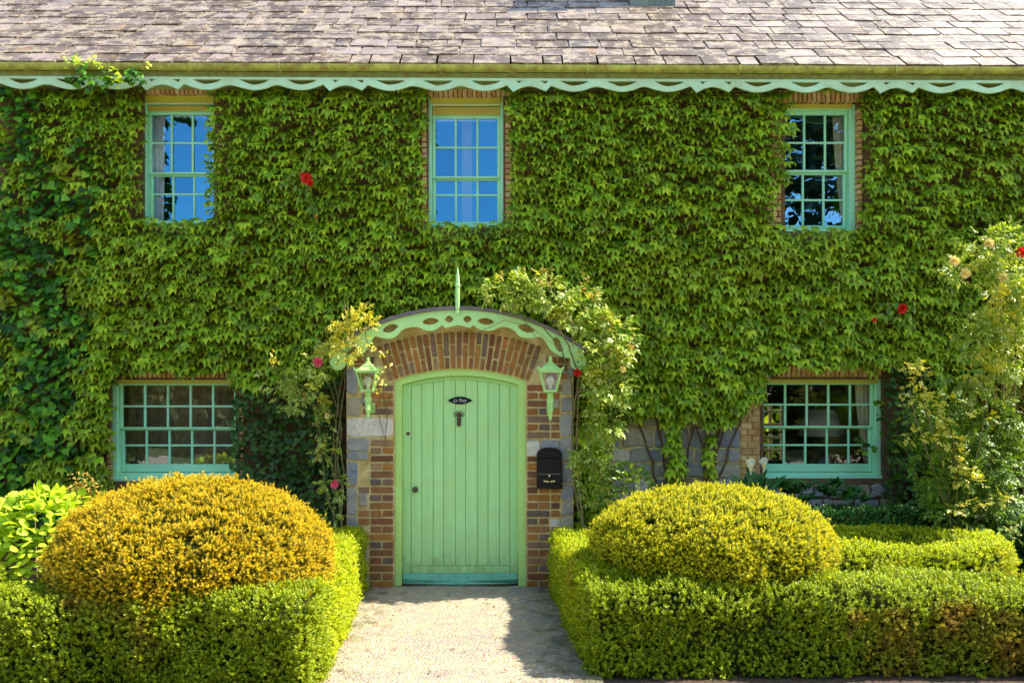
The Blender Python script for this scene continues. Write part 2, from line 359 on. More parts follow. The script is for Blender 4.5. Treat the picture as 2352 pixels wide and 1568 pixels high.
def slate_mat():
    m, nt, b = nodes('roof_slate')
    col = ramp(nt, rnd(nt), [(0, (.32,.27,.25,1)), (.25, (.42,.36,.35,1)), (.42, (.20,.15,.11,1)), (.58, (.10,.07,.045,1)), (.72, (.38,.33,.30,1)), (.86, (.17,.11,.06,1)), (1, (.11,.10,.10,1))])
    # weathering runs over several slates; lichen grows in pale spots
    big = pos_noise(nt, 2.6, 5, .72, stretch=(.7, 1, 1))
    col = mixc(nt, ramp(nt, big, [(.47, (0,0,0,1)), (.54, (.9,.9,.9,1))]), col, (.12,.08,.05,1))
    lich = pos_noise(nt, 7, 6, .75)
    k = ramp(nt, lich, [(.50, (0,0,0,1)), (.55, (1,1,1,1))])
    col = mixc(nt, mathn(nt, 'MULTIPLY', k, .7), col, (.56,.50,.38,1))
    k2 = ramp(nt, pos_noise(nt, 3.1, 4, .6), [(.64, (0,0,0,1)), (.72, (1,1,1,1))])
    col = mixc(nt, mathn(nt, 'MULTIPLY', k2, .7), col, (.34,.20,.05,1))
    col = mixc(nt, 1, col, ramp(nt, pos_noise(nt, 60, 3, .7), [(.3, (.36,.31,.26,1)), (.7, (.86,.77,.66,1))]), 'MULTIPLY')
    nt.links.new(col, b.inputs['Base Color']); b.inputs['Roughness'].default_value = .55
    bump(nt, b, pos_noise(nt, 30, 6, .7), .5, .006); return m
M['slate'] = slate_mat()
def path_mat():
    m, nt, b = nodes('worn_gravel_path')
    n = pos_noise(nt, 38, 6, .75); big = pos_noise(nt, 2.2, 5, .65, stretch=(.6,1.5,1))
    col = ramp(nt, n, [(.30, (.14,.09,.04,1)), (.42, (.37,.28,.16,1)), (.55, (.46,.38,.26,1)), (.72, (.56,.49,.37,1))])
    col = mixc(nt, ramp(nt, big, [(.40, (0,0,0,1)), (.62, (.6,.6,.6,1))]), col, (.27,.235,.20,1))
    fl = pos_noise(nt, 13, 7, .8, stretch=(.7,1.3,1))
    col = mixc(nt, ramp(nt, fl, [(.60, (0,0,0,1)), (.68, (.75,.75,.75,1))]), col, (.24,.13,.05,1))
    col = mixc(nt, ramp(nt, pos_noise(nt, 9, 6, .7, stretch=(.8,1.4,1)), [(.40, (.5,.5,.5,1)), (.50, (0,0,0,1))]), col, (.62,.46,.25,1))
    g0 = N(nt, 'ShaderNodeNewGeometry'); sx = N(nt, 'ShaderNodeSeparateXYZ'); nt.links.new(g0.outputs['Position'], sx.inputs[0])
    edge = mathn(nt, 'MULTIPLY', mathn(nt, 'ABSOLUTE', mathn(nt, 'ADD', sx.outputs[0], .44)), .5)
    mk = ramp(nt, mathn(nt, 'ADD', edge, pos_noise(nt, 5, 6, .75)), [(.80, (0,0,0,1)), (.98, (.8,.8,.8,1))]); col = mixc(nt, mk, col, (.10,.10,.035,1))
    wv = N(nt, 'ShaderNodeTexVoronoi', feature='DISTANCE_TO_EDGE'); wv.inputs['Scale'].default_value = .8; nt.links.new(g0.outputs['Position'], wv.inputs['Vector'])
    col = mixc(nt, ramp(nt, wv.outputs['Distance'], [(.001, (.22,.22,.22,1)), (.006, (0,0,0,1))]), col, (.13,.09,.05,1))
    v = N(nt, 'ShaderNodeTexVoronoi'); v.inputs['Scale'].default_value = 55
    g = N(nt, 'ShaderNodeNewGeometry'); nt.links.new(g.outputs['Position'], v.inputs['Vector'])
    col = mixc(nt, .22, col, v.outputs['Color'], 'SOFT_LIGHT')
    nt.links.new(col, b.inputs['Base Color']); b.inputs['Roughness'].default_value = .9
    h = mathn(nt, 'ADD', mathn(nt, 'MULTIPLY', v.outputs['Distance'], -.8), mathn(nt, 'ADD', n, mathn(nt, 'MULTIPLY', big, .8)))
    bump(nt, b, h, .9, .018); return m
M['path'] = path_mat()
M['lawn'] = solid('grass_and_drive', [(.05,.09,.015,1), (.09,.13,.03,1), (.12,.11,.06,1)], .95, 1.5, bscale=20, bstr=1, bdist=.05)
M['drive'] = solid('pale_drive', [(.36,.30,.22,1), (.46,.40,.31,1)], .95, 3, bscale=30, bstr=.7)

# ------------------------------------------------------------------ ground
def sheet(name, x0, x1, y0, y1, z, mat, nx=2, ny=2, amp=0):
    V = []; Fs = []
    for j in range(ny):
        for i in range(nx):
            x = x0+(x1-x0)*i/(nx-1); y = y0+(y1-y0)*j/(ny-1)
            V.append((x, y, z + (amp*noise.fractal((x*2.3, y*2.3, 0), 1, 2, 4) if amp else 0)))
    for j in range(ny-1):
        for i in range(nx-1): Fs.append((j*nx+i, j*nx+i+1, (j+1)*nx+i+1, (j+1)*nx+i))
    o = obj(name, py_mesh(name, V, Fs, mat, True)); return tag(o, kind='structure')
sheet('ground', -150, 150, -150, 150, -.02, M['lawn'])
sheet('flower_bed_soil', -9, 9, -3.6, .36, -.006, M['soil'], 120, 40, .012)
sheet('path', -1.45, .56, -3.7, .06, .012, M['path'], 90, 150, .007)
sheet('driveway', -14, 14, -13.0, -3.66, .002, M['drive'])

# ------------------------------------------------------------------ the cottage
YW = .35                                   # front face of the main wall (depth 8.35)
DW = 8.35
cottage = thing('cottage', (0, YW, 0), 'creeper covered two storey cottage with slate roof, scalloped green valance and small paned sash windows', 'house')
def WX(px, d=DW): return (px - CX) * d / F
def WZ(py, d=DW): return EYE + (HY - py) * d / F
DF = 8.42                                  # depth of the window frames
# (outer x0,x1,y0,y1), glass x edges, glass y edges of upper sash and lower sash
WINS = {
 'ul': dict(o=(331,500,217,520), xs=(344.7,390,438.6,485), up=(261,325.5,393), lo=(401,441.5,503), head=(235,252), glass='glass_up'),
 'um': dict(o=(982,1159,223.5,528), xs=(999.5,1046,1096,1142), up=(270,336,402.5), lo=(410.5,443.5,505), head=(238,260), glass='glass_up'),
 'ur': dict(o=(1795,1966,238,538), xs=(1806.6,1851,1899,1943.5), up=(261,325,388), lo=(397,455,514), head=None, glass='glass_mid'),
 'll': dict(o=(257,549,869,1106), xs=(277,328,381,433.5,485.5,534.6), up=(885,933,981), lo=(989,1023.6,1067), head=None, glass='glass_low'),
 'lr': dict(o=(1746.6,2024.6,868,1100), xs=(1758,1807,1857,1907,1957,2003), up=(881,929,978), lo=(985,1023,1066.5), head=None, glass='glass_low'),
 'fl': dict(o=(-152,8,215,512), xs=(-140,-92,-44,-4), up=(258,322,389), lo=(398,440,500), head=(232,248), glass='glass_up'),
}
holes = []
for k, w in WINS.items():
    x0, x1, y0, y1 = w['o']; holes.append((WX(x0+3, DF), WX(x1-3, DF), WZ(y1-3, DF), WZ(y0+3, DF)))
holes.append((WX(915), WX(1199), -0.02, WZ(880)))
X0, X1, ZT = -9.5, 9.5, 4.86
def holed_wall(y, thick, rects, x0, x1, z0, z1):
    xs = sorted({x0, x1} | {v for r in rects for v in r[:2]}); zs = sorted({z0, z1} | {v for r in rects for v in r[2:]})
    b = MB()
    for i in range(len(xs)-1):
        for j in range(len(zs)-1):
            cx, cz = (xs[i]+xs[i+1])/2, (zs[j]+zs[j+1])/2
            if any(r[0]<cx<r[1] and r[2]<cz<r[3] for r in rects): continue
            for yy in (y, y+thick):
                b.add([(xs[i],yy,zs[j]),(xs[i+1],yy,zs[j]),(xs[i+1],yy,zs[j+1]),(xs[i],yy,zs[j+1])], [(0,1,2,3)])
    for r in rects:
        a,c,e,f = r; V = [(a,y,e),(c,y,e),(c,y,f),(a,y,f),(a,y+thick,e),(c,y+thick,e),(c,y+thick,f),(a,y+thick,f)]
        b.add(V, [(0,1,5,4),(1,2,6,5),(2,3,7,6),(3,0,4,7)])
    return b
wb = holed_wall(YW, .32, holes, X0, X1, -.3, ZT)
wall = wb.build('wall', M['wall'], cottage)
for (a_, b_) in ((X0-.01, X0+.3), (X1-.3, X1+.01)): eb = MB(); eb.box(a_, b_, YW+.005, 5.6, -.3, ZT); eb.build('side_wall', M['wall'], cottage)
RO = (3.50, 4.12, .78, 1.66)               # rear window opening seen through the room
holed_wall(5.0, .3, [RO], X0, X1, -.3, ZT).build('rear_wall', M['wall'], cottage)
for (a_, b_) in ((2.35, 2.5), (ZT-.02, ZT+.1), (-.2, .0)): fb = MB(); fb.box(X0, X1, .7, 5.0, a_, b_); fb.build('floor_slab', M['room'], cottage)
for x in (-5.2, -1.9, -.8, 1.4, 2.2, 4.6):
    pb = MB(); pb.box(x, x+.1, .69, 5.0, 0, 2.34); pb.build('partition', M['room'], cottage)
    pb = MB(); pb.box(x+.3, x+.4, .69, 5.0, 2.51, ZT-.03); pb.build('partition', M['room'], cottage)

def window(key):
    w = WINS[key]; g = lambda px: WX(px, DF); h = lambda py: WZ(py, DF)
    x0, x1, y0, y1 = w['o']; yf = DF - D0
    b = MB()
    xi0, xi1 = g(w['xs'][0]-7), g(w['xs'][-1]+7)
    b.box(g(x0), xi0, yf-.01, yf+.12, h(y1), h(y0), .004); b.box(xi1, g(x1), yf-.01, yf+.12, h(y1), h(y0), .004)
    top_in = w['up'][0]-9
    b.box(xi0+.001, xi1-.001, yf-.006, yf+.12, h(y0+14 if w['head'] is None else w['head'][0]), h(y0)-.001, .004)
    if w['head']:
        b.box(xi0+.001, xi1-.001, yf+.0, yf+.02, h(w['head'][0]+5), h(w['head'][0])-.002, .003)
        b.box(xi0+.001, xi1-.001, yf+.035, yf+.06, h(top_in+1), h(w['head'][0]+5)-.002, .003)
    else:
        b.box(xi0+.001, xi1-.001, yf+.012, yf+.06, h(top_in), h(y0+14)-.002, .003)
    b.box(xi0+.001, xi1-.001, yf+.02, yf+.11, h(y1-1), h(w['lo'][-1]+(12 if key[0]!='l' else 19)), .003)
    fr = b.build('window', M['win'], cottage)
    hd = MB(); hd.box(xi0-.02, xi1+.02, yf-.016, yf-.0065, h(y0+13 if w['head'] is None else w['head'][0]), h(y0)-.003, .002); hd.build('head_board', M['winhead'], fr)
    if w['head']:
        hd = MB(); hd.box(xi0+.004, xi1-.004, yf+.02, yf+.034, h(top_in+2), h(w['head'][0]+6), .002); hd.build('head_panel', M['ochre'], fr)
        hd = MB(); hd.box(xi0+.003, xi1-.003, yf-.008, yf+.019, h(w['head'][0]+4), h(w['head'][0]+.5), .003); hd.build('head_moulding', M['cream'], fr)
    # sashes
    def sash(rows, yy, bot, topr):
        s = MB(); a, c = g(w['xs'][0]), g(w['xs'][-1])
        zt, zb = h(rows[0]), h(rows[-1])
        s.box(xi0+.002, a, yy, yy+.035, zb-bot, zt+topr, .003); s.box(c, xi1-.002, yy, yy+.035, zb-bot, zt+topr, .003)
        s.box(a+.0005, c-.0005, yy, yy+.035, zt, zt+topr, .003); s.box(a+.0005, c-.0005, yy, yy+.035, zb-bot, zb, .003)
        so_ = s.build('sash', M['win'], fr)
        for x in w['xs'][1:-1]:
            q = MB(); q.box(g(x)-.0105, g(x)+.0105, yy+.004, yy+.03, zb+.0005, zt-.0005, .003); q.build('glazing_bar', M['win'], fr)
        for r in rows[1:-1]:
            q = MB(); q.box(a+.0005, c-.0005, yy+.007, yy+.027, h(r)-.0095, h(r)+.0095, .003); q.build('glazing_bar', M['win'], fr)
        for i in range(len(w['xs'])-1):
            for j in range(len(rows)-1):
                q = MB(); jj = .0012 if key[0] == 'l' else .003; j1 = random.uniform(-jj,jj); j2 = random.uniform(-jj,jj)
                xa, xb = g(w['xs'][i])+.0, g(w['xs'][i+1])-.0; za, zb2 = h(rows[j+1]), h(rows[j])
                yc = yy+.0165
                q.add([(xa,yc-j1-j2,za),(xb,yc+j1-j2,za),(xb,yc+j1+j2,zb2),(xa,yc-j1+j2,zb2)], [(0,1,2,3)])
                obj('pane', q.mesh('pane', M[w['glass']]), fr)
    px = DF/F
    sash(w['up'], yf+.04, (w['lo'][0]-w['up'][-1])*px*.55, 9*px)
    sash(w['lo'], yf+.08, 12*px if key[0]!='l' else 18*px, (w['lo'][0]-w['up'][-1])*px*.9)
    s = MB(); s.box(g(x0)-.01, g(x1)+.01, yf-.05, yf+.13, h(y1)-.005, h(y1-9), .006); s.build('sill', M['win'], fr)
    return fr
# upper sash hangs behind or before; both keep the same painted frame
FR = {k: window(k) for k in WINS}
def curtain(fr, xa0, xa1, xb0, xb1, z0, z1, y, mat, amp=.015, n=26, name='curtain'):
    V = []; Fs = []
    for j in range(9):
        t = j/8; a = xa0+(xb0-xa0)*t**1.5; c = xa1+(xb1-xa1)*t**1.5
        for i in range(n):
            u = i/(n-1); V.append((a+(c-a)*u, y+amp*math.sin(u*n*1.15+j*.15), z1+(z0-z1)*t))
    for j in range(8):
        for i in range(n-1): Fs.append((j*n+i, j*n+i+1, (j+1)*n+i+1, (j+1)*n+i))
    obj(name, py_mesh(name, V, Fs, mat, True), fr)
gx = lambda p: WX(p, 8.62); gz = lambda p: WZ(p, 8.62)
curtain(FR['ul'], gx(340), gx(388), gx(344), gx(384), gz(512), gz(255), .545, M['net'])
curtain(FR['ul'], gx(384), gx(495), gx(384), gx(495), gz(276), gz(255), .545, M['net'], n=40)
curtain(FR['um'], gx(990), gx(1150), gx(990), gx(1150), gz(285), gz(262), .545, M['net'], amp=.001)
curtain(FR['ur'], gx(1905), gx(1950), gx(1928), gx(1950), gz(520), gz(250), .545, M['curtain'])
curtain(FR['lr'], gx(1965), gx(2012), gx(1990), gx(2012), gz(1076), gz(872), .64, M['curtain'])

curtain(FR['ll'], gx(262), gx(545), gx(262), gx(545), gz(1085), gz(872), .80, M['brown'], n=60)  # added sheet behind the panes, stands in for their brown reflection
# roof
PITCH = math.radians(38); ZE = 4.795; SK = -.0045      # the eaves sink slightly to the right
def roofpt(x, s): return Vector((x, s*math.cos(PITCH), ZE + s*math.sin(PITCH) + SK*x))
rb = MB()
for (s0, s1, off) in ((.0, 4.3, -.03),):
    V = [roofpt(-9.7, s0), roofpt(9.7, s0), roofpt(9.7, s1), roofpt(-9.7, s1)]
    V = [v + Vector((0, 0, off)) for v in V]; rb.add(V, [(0,1,2,3)])
    r3 = Vector((9.7, 2*V[2].y + .1, V[1].z)); r4 = Vector((-9.7, 2*V[2].y+.1, V[0].z)); rb.add([V[3], V[2], r3, r4], [(0,1,2,3)])
    rb.add([V[0]+Vector((0,.3,-.08)), V[1]+Vector((0,.3,-.08)), V[1], V[0]], [(0,1,2,3)])
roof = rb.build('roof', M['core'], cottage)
def slate_mesh(i):
    b = MB(); j = lambda: random.uniform(-.012, .012)
    V = [(-.5,0+j(),0),(.5,0+j(),0),(.5,1,0),(-.5,1,0)]
    if i % 3 == 1: V[0] = (-.47, .03, 0)
    if i % 3 == 2: V[1] = (.47, .025, 0)
    top = [(x, y, 1) for x, y, _ in V]; mid = [((.0+x)*.5, .5, 1) for x,y,_ in V]
    b.add(V+top, [(0,1,5,4),(1,2,6,5),(3,0,4,7),(4,5,6,7),(0,3,2,1)])
    return b.mesh('slate', M['slate'])
SM = [slate_mesh(i) for i in range(6)]
G = .243; slates = []
for c in range(0, 17):
    lim = 4.85*(8+c*G*.79)/8 + .3
    x = -lim - random.uniform(0, .3)
    while x < lim:
        w = random.choice((.36,.34,.33,.30,.37,.28,.34,.18,.15,.39)) * (1 if c < 4 else .93)
        slates.append((c, x, w)); x += w
slates_in = [s for s in slates if s[0] <= 9]
def slate_matrix(c, x, w):
    s = c*G - .02 + random.uniform(-.006, .006)
    p = roofpt(x + w/2, s)
    R = Matrix.Rotation(math.radians(38 + random.uniform(-2.2, -1.2)), 4, 'X') @ Matrix.Rotation(random.uniform(-.008,.008), 4, 'Z') @ Matrix.Rotation(random.uniform(-.006,.006), 4, 'Y')
    return Matrix.Translation(p + Vector((0, 0, .012 + random.uniform(0,.005)))) @ R @ Matrix.Diagonal((w - random.uniform(.010,.018), .47, random.uniform(.014,.022), 1))
count = 0; rest = MB()
for (c, x, w) in slates:
    Mx = slate_matrix(c, x, w); me = random.choice(SM)
    inframe = abs(x + w/2) < 1180/F*(8+c*G*.79) + .2
    if c <= 8 and inframe and count < 300:
        inst('slate', me, roof, Mx); count += 1
    else: rest.add([Mx @ v.co for v in me.vertices], [tuple(p.vertices) for p in me.polygons])
o = obj('slate_field', rest.mesh('slate_field', M['slate'], fix=False), roof); o['kind'] = 'stuff'
# chimney stack near the top of the picture
def box_on_roof():
    d = 9.56; x0, x1 = (1450-CX)*d/F, (1548-CX)*d/F; y0 = d-8; z0 = ZE + y0*math.tan(PITCH) - .1
    b = MB(); b.box(x0, x1, y0, y0+.6, z0, z0+1.55, .01); b.box(x0-.05, x1+.05, y0-.05, y0+.65, z0+1.55, z0+1.68, .01)
    b.lathe(((x0+x1)/2, y0+.3, z0+1.68), [(.13,0),(.11,.28),(.13,.3),(.10,.31)], 14)
    ch = b.build('chimney', M['lead2'], cottage)
    f = MB(); f.box(x0-.012, x1+.012, y0-.012, y0+.02, z0-.02, z0+.26)
    for i in range(5): xx = x0+.2+i*.06; f.box(xx, xx+.012, y0-.02, y0-.011, z0, z0+.24)
    f.build('flashing', M['lead2'], ch)
M['lead2'] = solid('weathered_lead', [(.10,.13,.13,1), (.17,.20,.17,1)], .6, 8, dirt=(.18,.17,.06,1), dirt_amt=.5, bstr=.3)
box_on_roof()
# gutter, fascia, valance
DG = 7.93
def gut(px0, px1):
    b = MB(); n = 9; x0, x1 = WX(px0, DG), WX(px1, DG)
    prof = [(-.052*math.cos(a), -.050*math.sin(a)) for a in [math.pi*i/(n-1) for i in range(n)]]
    V = []
    yc = DG-8+.055
    for x in (x0, x1):
        zz = WZ(148, DG) + SK*x
        for (u, w) in prof: V.append((x, yc+u, zz+w))
        for (u, w) in reversed(prof): V.append((x, yc+u*.9, zz+w*.9+.001))
    m = 2*n
    Fs = [(i, (i+1) % m, m+(i+1) % m, m+i) for i in range(m)]
    b.add(V, Fs); return b.build('gutter', M['gutter'], cottage, smooth=False)
joints = [-900, 56, 432, 805, 1178, 1512, 1860, 2235, 3300]
for i in range(len(joints)-1): gut(joints[i]+.7, joints[i+1]-.7)
for j in joints[1:-1]:
    b = MB(); x = WX(j, DG); zz = WZ(148, DG)+SK*x; n = 9
    V = []
    for xx in (x-.03, x+.03):
        for k in range(n):
            a = math.pi*k/(n-1); V.append((xx, DG-8+.055-.058*math.cos(a), zz-.056*math.sin(a)))
    b.add(V, [(k, k+1, n+k+1, n+k) for k in range(n-1)]); b.build('gutter_joint', M['gutter'], cottage)
for j in (250, 640, 1010, 1350, 1700, 2060):
    x = WX(j, DG); zz = WZ(148, DG)+SK*x; b = MB(); b.box(x-.008, x+.008, DG-8+.0, DG-8+.12, zz-.058, zz-.05); b.box(x-.008, x+.008, DG-8-.004, DG-8+.003, zz-.05, zz+.006); b.build('gutter_bracket', M['gutter'], cottage)
DV = 8.03
b = MB(); V = []
for x in (-9.6, 9.6):
    V += [(x, DV-8+.028, WZ(186, DV)+SK*x), (x, DV-8+.055, WZ(186, DV)+SK*x), (x, DV-8+.055, WZ(150, DV)+SK*x), (x, DV-8+.028, WZ(150, DV)+SK*x)]
b.add(V, [(0,1,2,3),(4,7,6,5),(0,4,5,1),(1,5,6,2),(2,6,7,3),(3,7,4,0)])
b.build('fascia', M['fascia'], cottage)
b = MB(); b.add([(-9.6,.085,WZ(176,DV)),(9.6,.085,WZ(176,DV)-.04),(9.6,YW,WZ(176,DV)-.04),(-9.6,YW,WZ(176,DV))], [(0,1,2,3)]); b.build('soffit', M['fascia'], cottage)
def smooth_pts(keys, closed=False, n=8):
    """Catmull-Rom through keys; (x, y, 'c') marks a corner"""
    out = []; m = len(keys)
    for i in range(m-1):
        p1, p2 = keys[i], keys[i+1]
        p0 = keys[i-1] if i > 0 and len(p1) < 3 else (2*p1[0]-p2[0], 2*p1[1]-p2[1]) if len(p1) < 3 else p1
        p3 = keys[i+2] if i+2 < m and len(p2) < 3 else p2
        for k in range(n):
            t = k/n
            f = lambda a,b_,c,d: .5*((2*b_)+(-a+c)*t+(2*a-5*b_+4*c-d)*t*t+(-a+3*b_-3*c+d)*t**3)
            out.append((f(p0[0],p1[0],p2[0],p3[0]), f(p0[1],p1[1],p2[1],p3[1])))
    out.append(keys[-1][:2]); return out
PER = 1172*.36
low = [(0,581,'c'), (50,556), (105,545), (155,556), (206,577,'c'), (243,541,'c'), (300,562), (370,577), (440,572), (530,547), (615,565), (690,578), (760,568), (835,545), (915,566), (990,577), (1065,565), (1132,540,'c'), (1172,581,'c')]
hol = [[(12,511),(80,511),(50,520),(38,530)], [(158,511),(225,511),(208,532),(190,524)],
       [(290,511),(490,511),(450,532),(385,545),(340,534)], [(590,511),(795,511),(755,534),(690,548),(640,534)], [(898,511),(1100,511),(1060,532),(990,546),(940,534)]]
for i in range(-1, 7):
    x0 = 335 + (i-1)*PER
    s = lambda p: (WX(x0 + p[0]*.36, DV), WZ(p[1]*.36 + 1.0, DV) + SK*WX(x0 + p[0]*.36, DV))
    L = [s(p) for p in smooth_pts(low)]
    outer = L[:-1] + [(s((1171,0))[0], L[-1][1]), s((1171,499)), s((1,499)), ]
    hs = []
    for q in hol:
        a, c = q[0], q[1]; mid = smooth_pts([c] + [p for p in q[2:]] + [a], n=5)
        hs.append([s(p) for p in [a]+mid[:-1]])
    flat_board('valance_board', outer, hs, DV-8+.010, .024, M['barge'], cottage, .003)

# exposed masonry of the wall
def box_variants(name, mat, n=5, jit=.02, c=.06):
    out = []
    for i in range(n):
        b = MB(); b.box(-.5,.5,-.5,.5,-.5,.5, c); me = b.mesh(name, mat)
        for v in me.vertices: v.co += Vector([random.uniform(-jit, jit) for _ in range(3)])
        out.append(me)
    return out
BM = box_variants('brick', M['brick'], 6, .018, .07); YM = box_variants('brick', M['ybrick'], 5, .02, .07)
def put_box(ms, name, parent, cx, cy, cz, sx, sy, sz, rot=0):
    return inst(name, random.choice(ms), parent, Matrix.Translation((cx, cy, cz)) @ Matrix.Rotation(rot, 4, 'Y') @ Matrix.Diagonal((sx, sy, sz, 1)))
def soldiers(px0, px1, py0, py1, step=11.0):
    x = px0
    while x < px1:
        w = step + random.uniform(-1, 1)
        put_box(YM, 'brick', wall, WX(x+w/2), YW+.02, WZ((py0+py1)/2), (w-2.2)*DW/F, .08, (py1-py0-random.uniform(0,2))*DW/F, random.uniform(-.03,.03)); x += w
for a in ((335,500,206,217), (972,1170,206,222), (1785,1975,208,236), (318,530,846,867.5), (1783,2015,840,866)): soldiers(*a)
def jamb(px0, px1, py0, py1, ms=YM, ch=13.2):
    y = py0; r = 0
    while y < py1:
        x = px0 if px0 < px1 else px1; xe = max(px0, px1)
        first = (26 if r % 2 else 15); 
        while x < xe-3:
            w = min(first, xe - x); put_box(ms, 'brick', wall, WX(x+w/2), YW+.012+random.uniform(0,.008), WZ(y+ch/2), (w-2.4)*DW/F, .07, (ch-2.6)*DW/F, random.uniform(-.01,.01)); x += w; first = random.choice((24, 26))
        y += ch; r += 1
jamb(968,981,235,525); jamb(1160,1178,230,525); jamb(1760,1794,420,528); jamb(1770,1794,250,420); jamb(1967,1980,250,530); jamb(502,512,300,500); jamb(1700,1745,925,1110, ch=15); jamb(246,256,1000,1100); jamb(550,562,880,1110)
# rubble stones
def stone(parent, pts, y0, y1, mat, c=.012, name='stone'):
    b = MB(); b.prism(pts, y0, y1, c); return obj(name, b.mesh(name, mat), parent)
def rubble(px0, px1, py0, py1, parent, ybase, d, hmin=26, hmax=52, gap=3.4):
    y = py0
    while y < py1-8:
        h = random.uniform(hmin, hmax); h = min(h, py1-y) if py1-y-h > 14 else py1-y
        x = px0 + random.uniform(-8, 0)
        while x < px1:
            w = random.uniform(26, 80); w = min(w, px1-x) if px1-x-w > 20 else px1-x
            split = h > 38 and random.random() < .4
            for (ya, yb) in (((y, y+h*.45), (y+h*.45, y+h)) if split else ((y, y+h),)):
                j = lambda k=2.4: random.uniform(-k, k)*2.1
                pts = []
                corners = [(x+gap/2, yb-gap/2), (x+w-gap/2, yb-gap/2), (x+w-gap/2, ya+gap/2), (x+gap/2, ya+gap/2)]
                for q in range(4):
                    a, c = corners[q], corners[(q+1) % 4]
                    pts.append((a[0]+(c[0]-a[0])*.1+j(1), a[1]+(c[1]-a[1])*.1+j(1))); pts.append((a[0]+(c[0]-a[0])*.5+j(2), a[1]+(c[1]-a[1])*.5+j(2))); pts.append((a[0]+(c[0]-a[0])*.9+j(1), a[1]+(c[1]-a[1])*.9+j(1)))
                P2 = [(WX(a, d), WZ(c, d)) for a, c in pts]
                stone(parent, P2, ybase-random.uniform(.008,.022), ybase+.02, M['stone'] if random.random() < .93 else M['pale'])
            x += w
        y += h
bed = MB(); bed.box(WX(1385), WX(1744), YW-.004, YW+.01, WZ(1192), WZ(925)); bed.build('mortar', M['mortar'], wall)
rubble(1405, 1700, 938, 1180, wall, YW, DW)
rubble(1700, 2070, 1112, 1190, wall, YW, DW, 24, 34)

# ------------------------------------------------------------------ brick porch with the door
porch = thing('porch', (-.48, 0, 0), 'brick and stone porch with an arched plank door under a curved green canopy', 'porch')
def arc(cx, cz, R, a0, a1, n):
    return [(cx + R*math.sin(a0+(a1-a0)*i/n), cz + R*math.cos(a0+(a1-a0)*i/n)) for i in range(n+1)]
AX = WX(1054.5, 8)
def Z8(py): return WZ(py, 8.0)
def X8(px): return WX(px, 8.0)
R_in = ((151**2+26**2)/(2*26))*.004; zc_in = Z8(847) - R_in; ah = math.asin(151*.004/R_in)
# masonry body with the door opening, top follows the canopy
Rc = 489*.004*7.8/8; zc_c = Z8(712) - Rc
top = [(AX + x, z) for x, z in [(v[0]-AX, v[1]) for v in arc(AX, zc_c-.02, Rc, math.asin(258*.004/Rc), -math.asin(258*.004/Rc), 30)]]
outer = [(X8(796), 0), (X8(906), 0)] + [(X8(906), Z8(873))] + arc(AX, zc_in, R_in, -ah, ah, 16)[1:-1] + [(X8(1208), Z8(873)), (X8(1208), 0), (X8(1317), 0), (X8(1317), Z8(832))] + top[1:-1] + [(X8(796), Z8(832))]
def flat_poly(name, outer, y0, y1, mat, parent):
    return flat_board(name, outer, [], (y0+y1)/2, (y1-y0), mat, parent, .001)
flat_poly('masonry', outer, .002, .40, M['mortar'], porch)
# bricks of the piers
CH = 18.0
def brick_row(x0, x1, yb, kind):
    x = x1; out = []
    seq = {0: [55, 27.5, 27.5], 1: [27.5, 27.5, 55], 2: [40, 55]}[kind]
    i = 0
    while x - x0 > 8:
        w = seq[i % 3 if kind != 2 else i % 2]; w = min(w, x-x0)
        if 0 < x - w - x0 < 9: w = x - x0
        out.append((x-w, x)); x -= w; i += 1
    return out
def porch_brick(a, c, yt, h=CH, ms=BM, rot=0):
    cx, cz = X8((a+c)/2), Z8(yt+h/2)
    put_box(ms, 'brick', porch, cx, .030 + random.uniform(-.006, .004), cz, (c-a-4.2)*.004, .075, (h-4.6)*.004, random.uniform(-.012,.012)+rot)
left_in = {}
for r in range(26):
    yt = 1350 - (r+1)*CH; yc = yt + CH/2
    if 957 < yc < 1004: continue                     # the large pale granite block
    xo = 848 if yc > 1250 else 822 if yc > 1120 and r % 4 != 3 else 850 if yc > 1004 else 832
    if yc < 905: xo = 824
    if 1130 < yc < 1165: xo = 848
    if yc < 868: continue
    for (a, c) in brick_row(xo, 905, yt, r % 2): porch_brick(a, c, yt)
for r in range(26):
    yt = 1350 - (r+1)*CH; yc = yt + CH/2
    if yc < 872: continue
    xo = 1287 if yc > 900 else 1300
    if 1012 < yc < 1048: continue
    if 1192 < yc < 1212: xo = 1262
    row = brick_row(2*1209-xo, 1209, yt, (r+1) % 2)
    for (a, c) in row: porch_brick(2*1209-c, 2*1209-a, yt)
for y in (872-18, 872-36, 872-54):                   # haunches beside the arch ring
    for (a, c) in ((812, 838), (838, 862)): porch_brick(a, c, y)
    for (a, c) in ((1252, 1280), (1280, 1306)): porch_brick(a, c, y)
# arch ring
nv = 25; Ra, Rb = R_in + .006, R_in + .335; aw = math.asin(168*.004/((Ra+Rb)/2)) * 1.05
for i in range(nv):
    a = -aw + 2*aw*(i+.5)/nv
    segs = ((Ra, Ra+.213), (Ra+.225, Rb)) if i % 2 else ((Ra, Ra+.10), (Ra+.113, Rb))
    da = 2*aw/nv
    for (r0, r1) in segs:
        rm = (r0+r1)/2; x = AX + rm*math.sin(a); z = zc_in + rm*math.cos(a)
        if x < X8(838) or x > X8(1280): continue
        put_box(BM, 'brick', porch, x, .028+random.uniform(-.006,.005), z, rm*da-.020, .075, (r1-r0), a+random.uniform(-.01,.01))
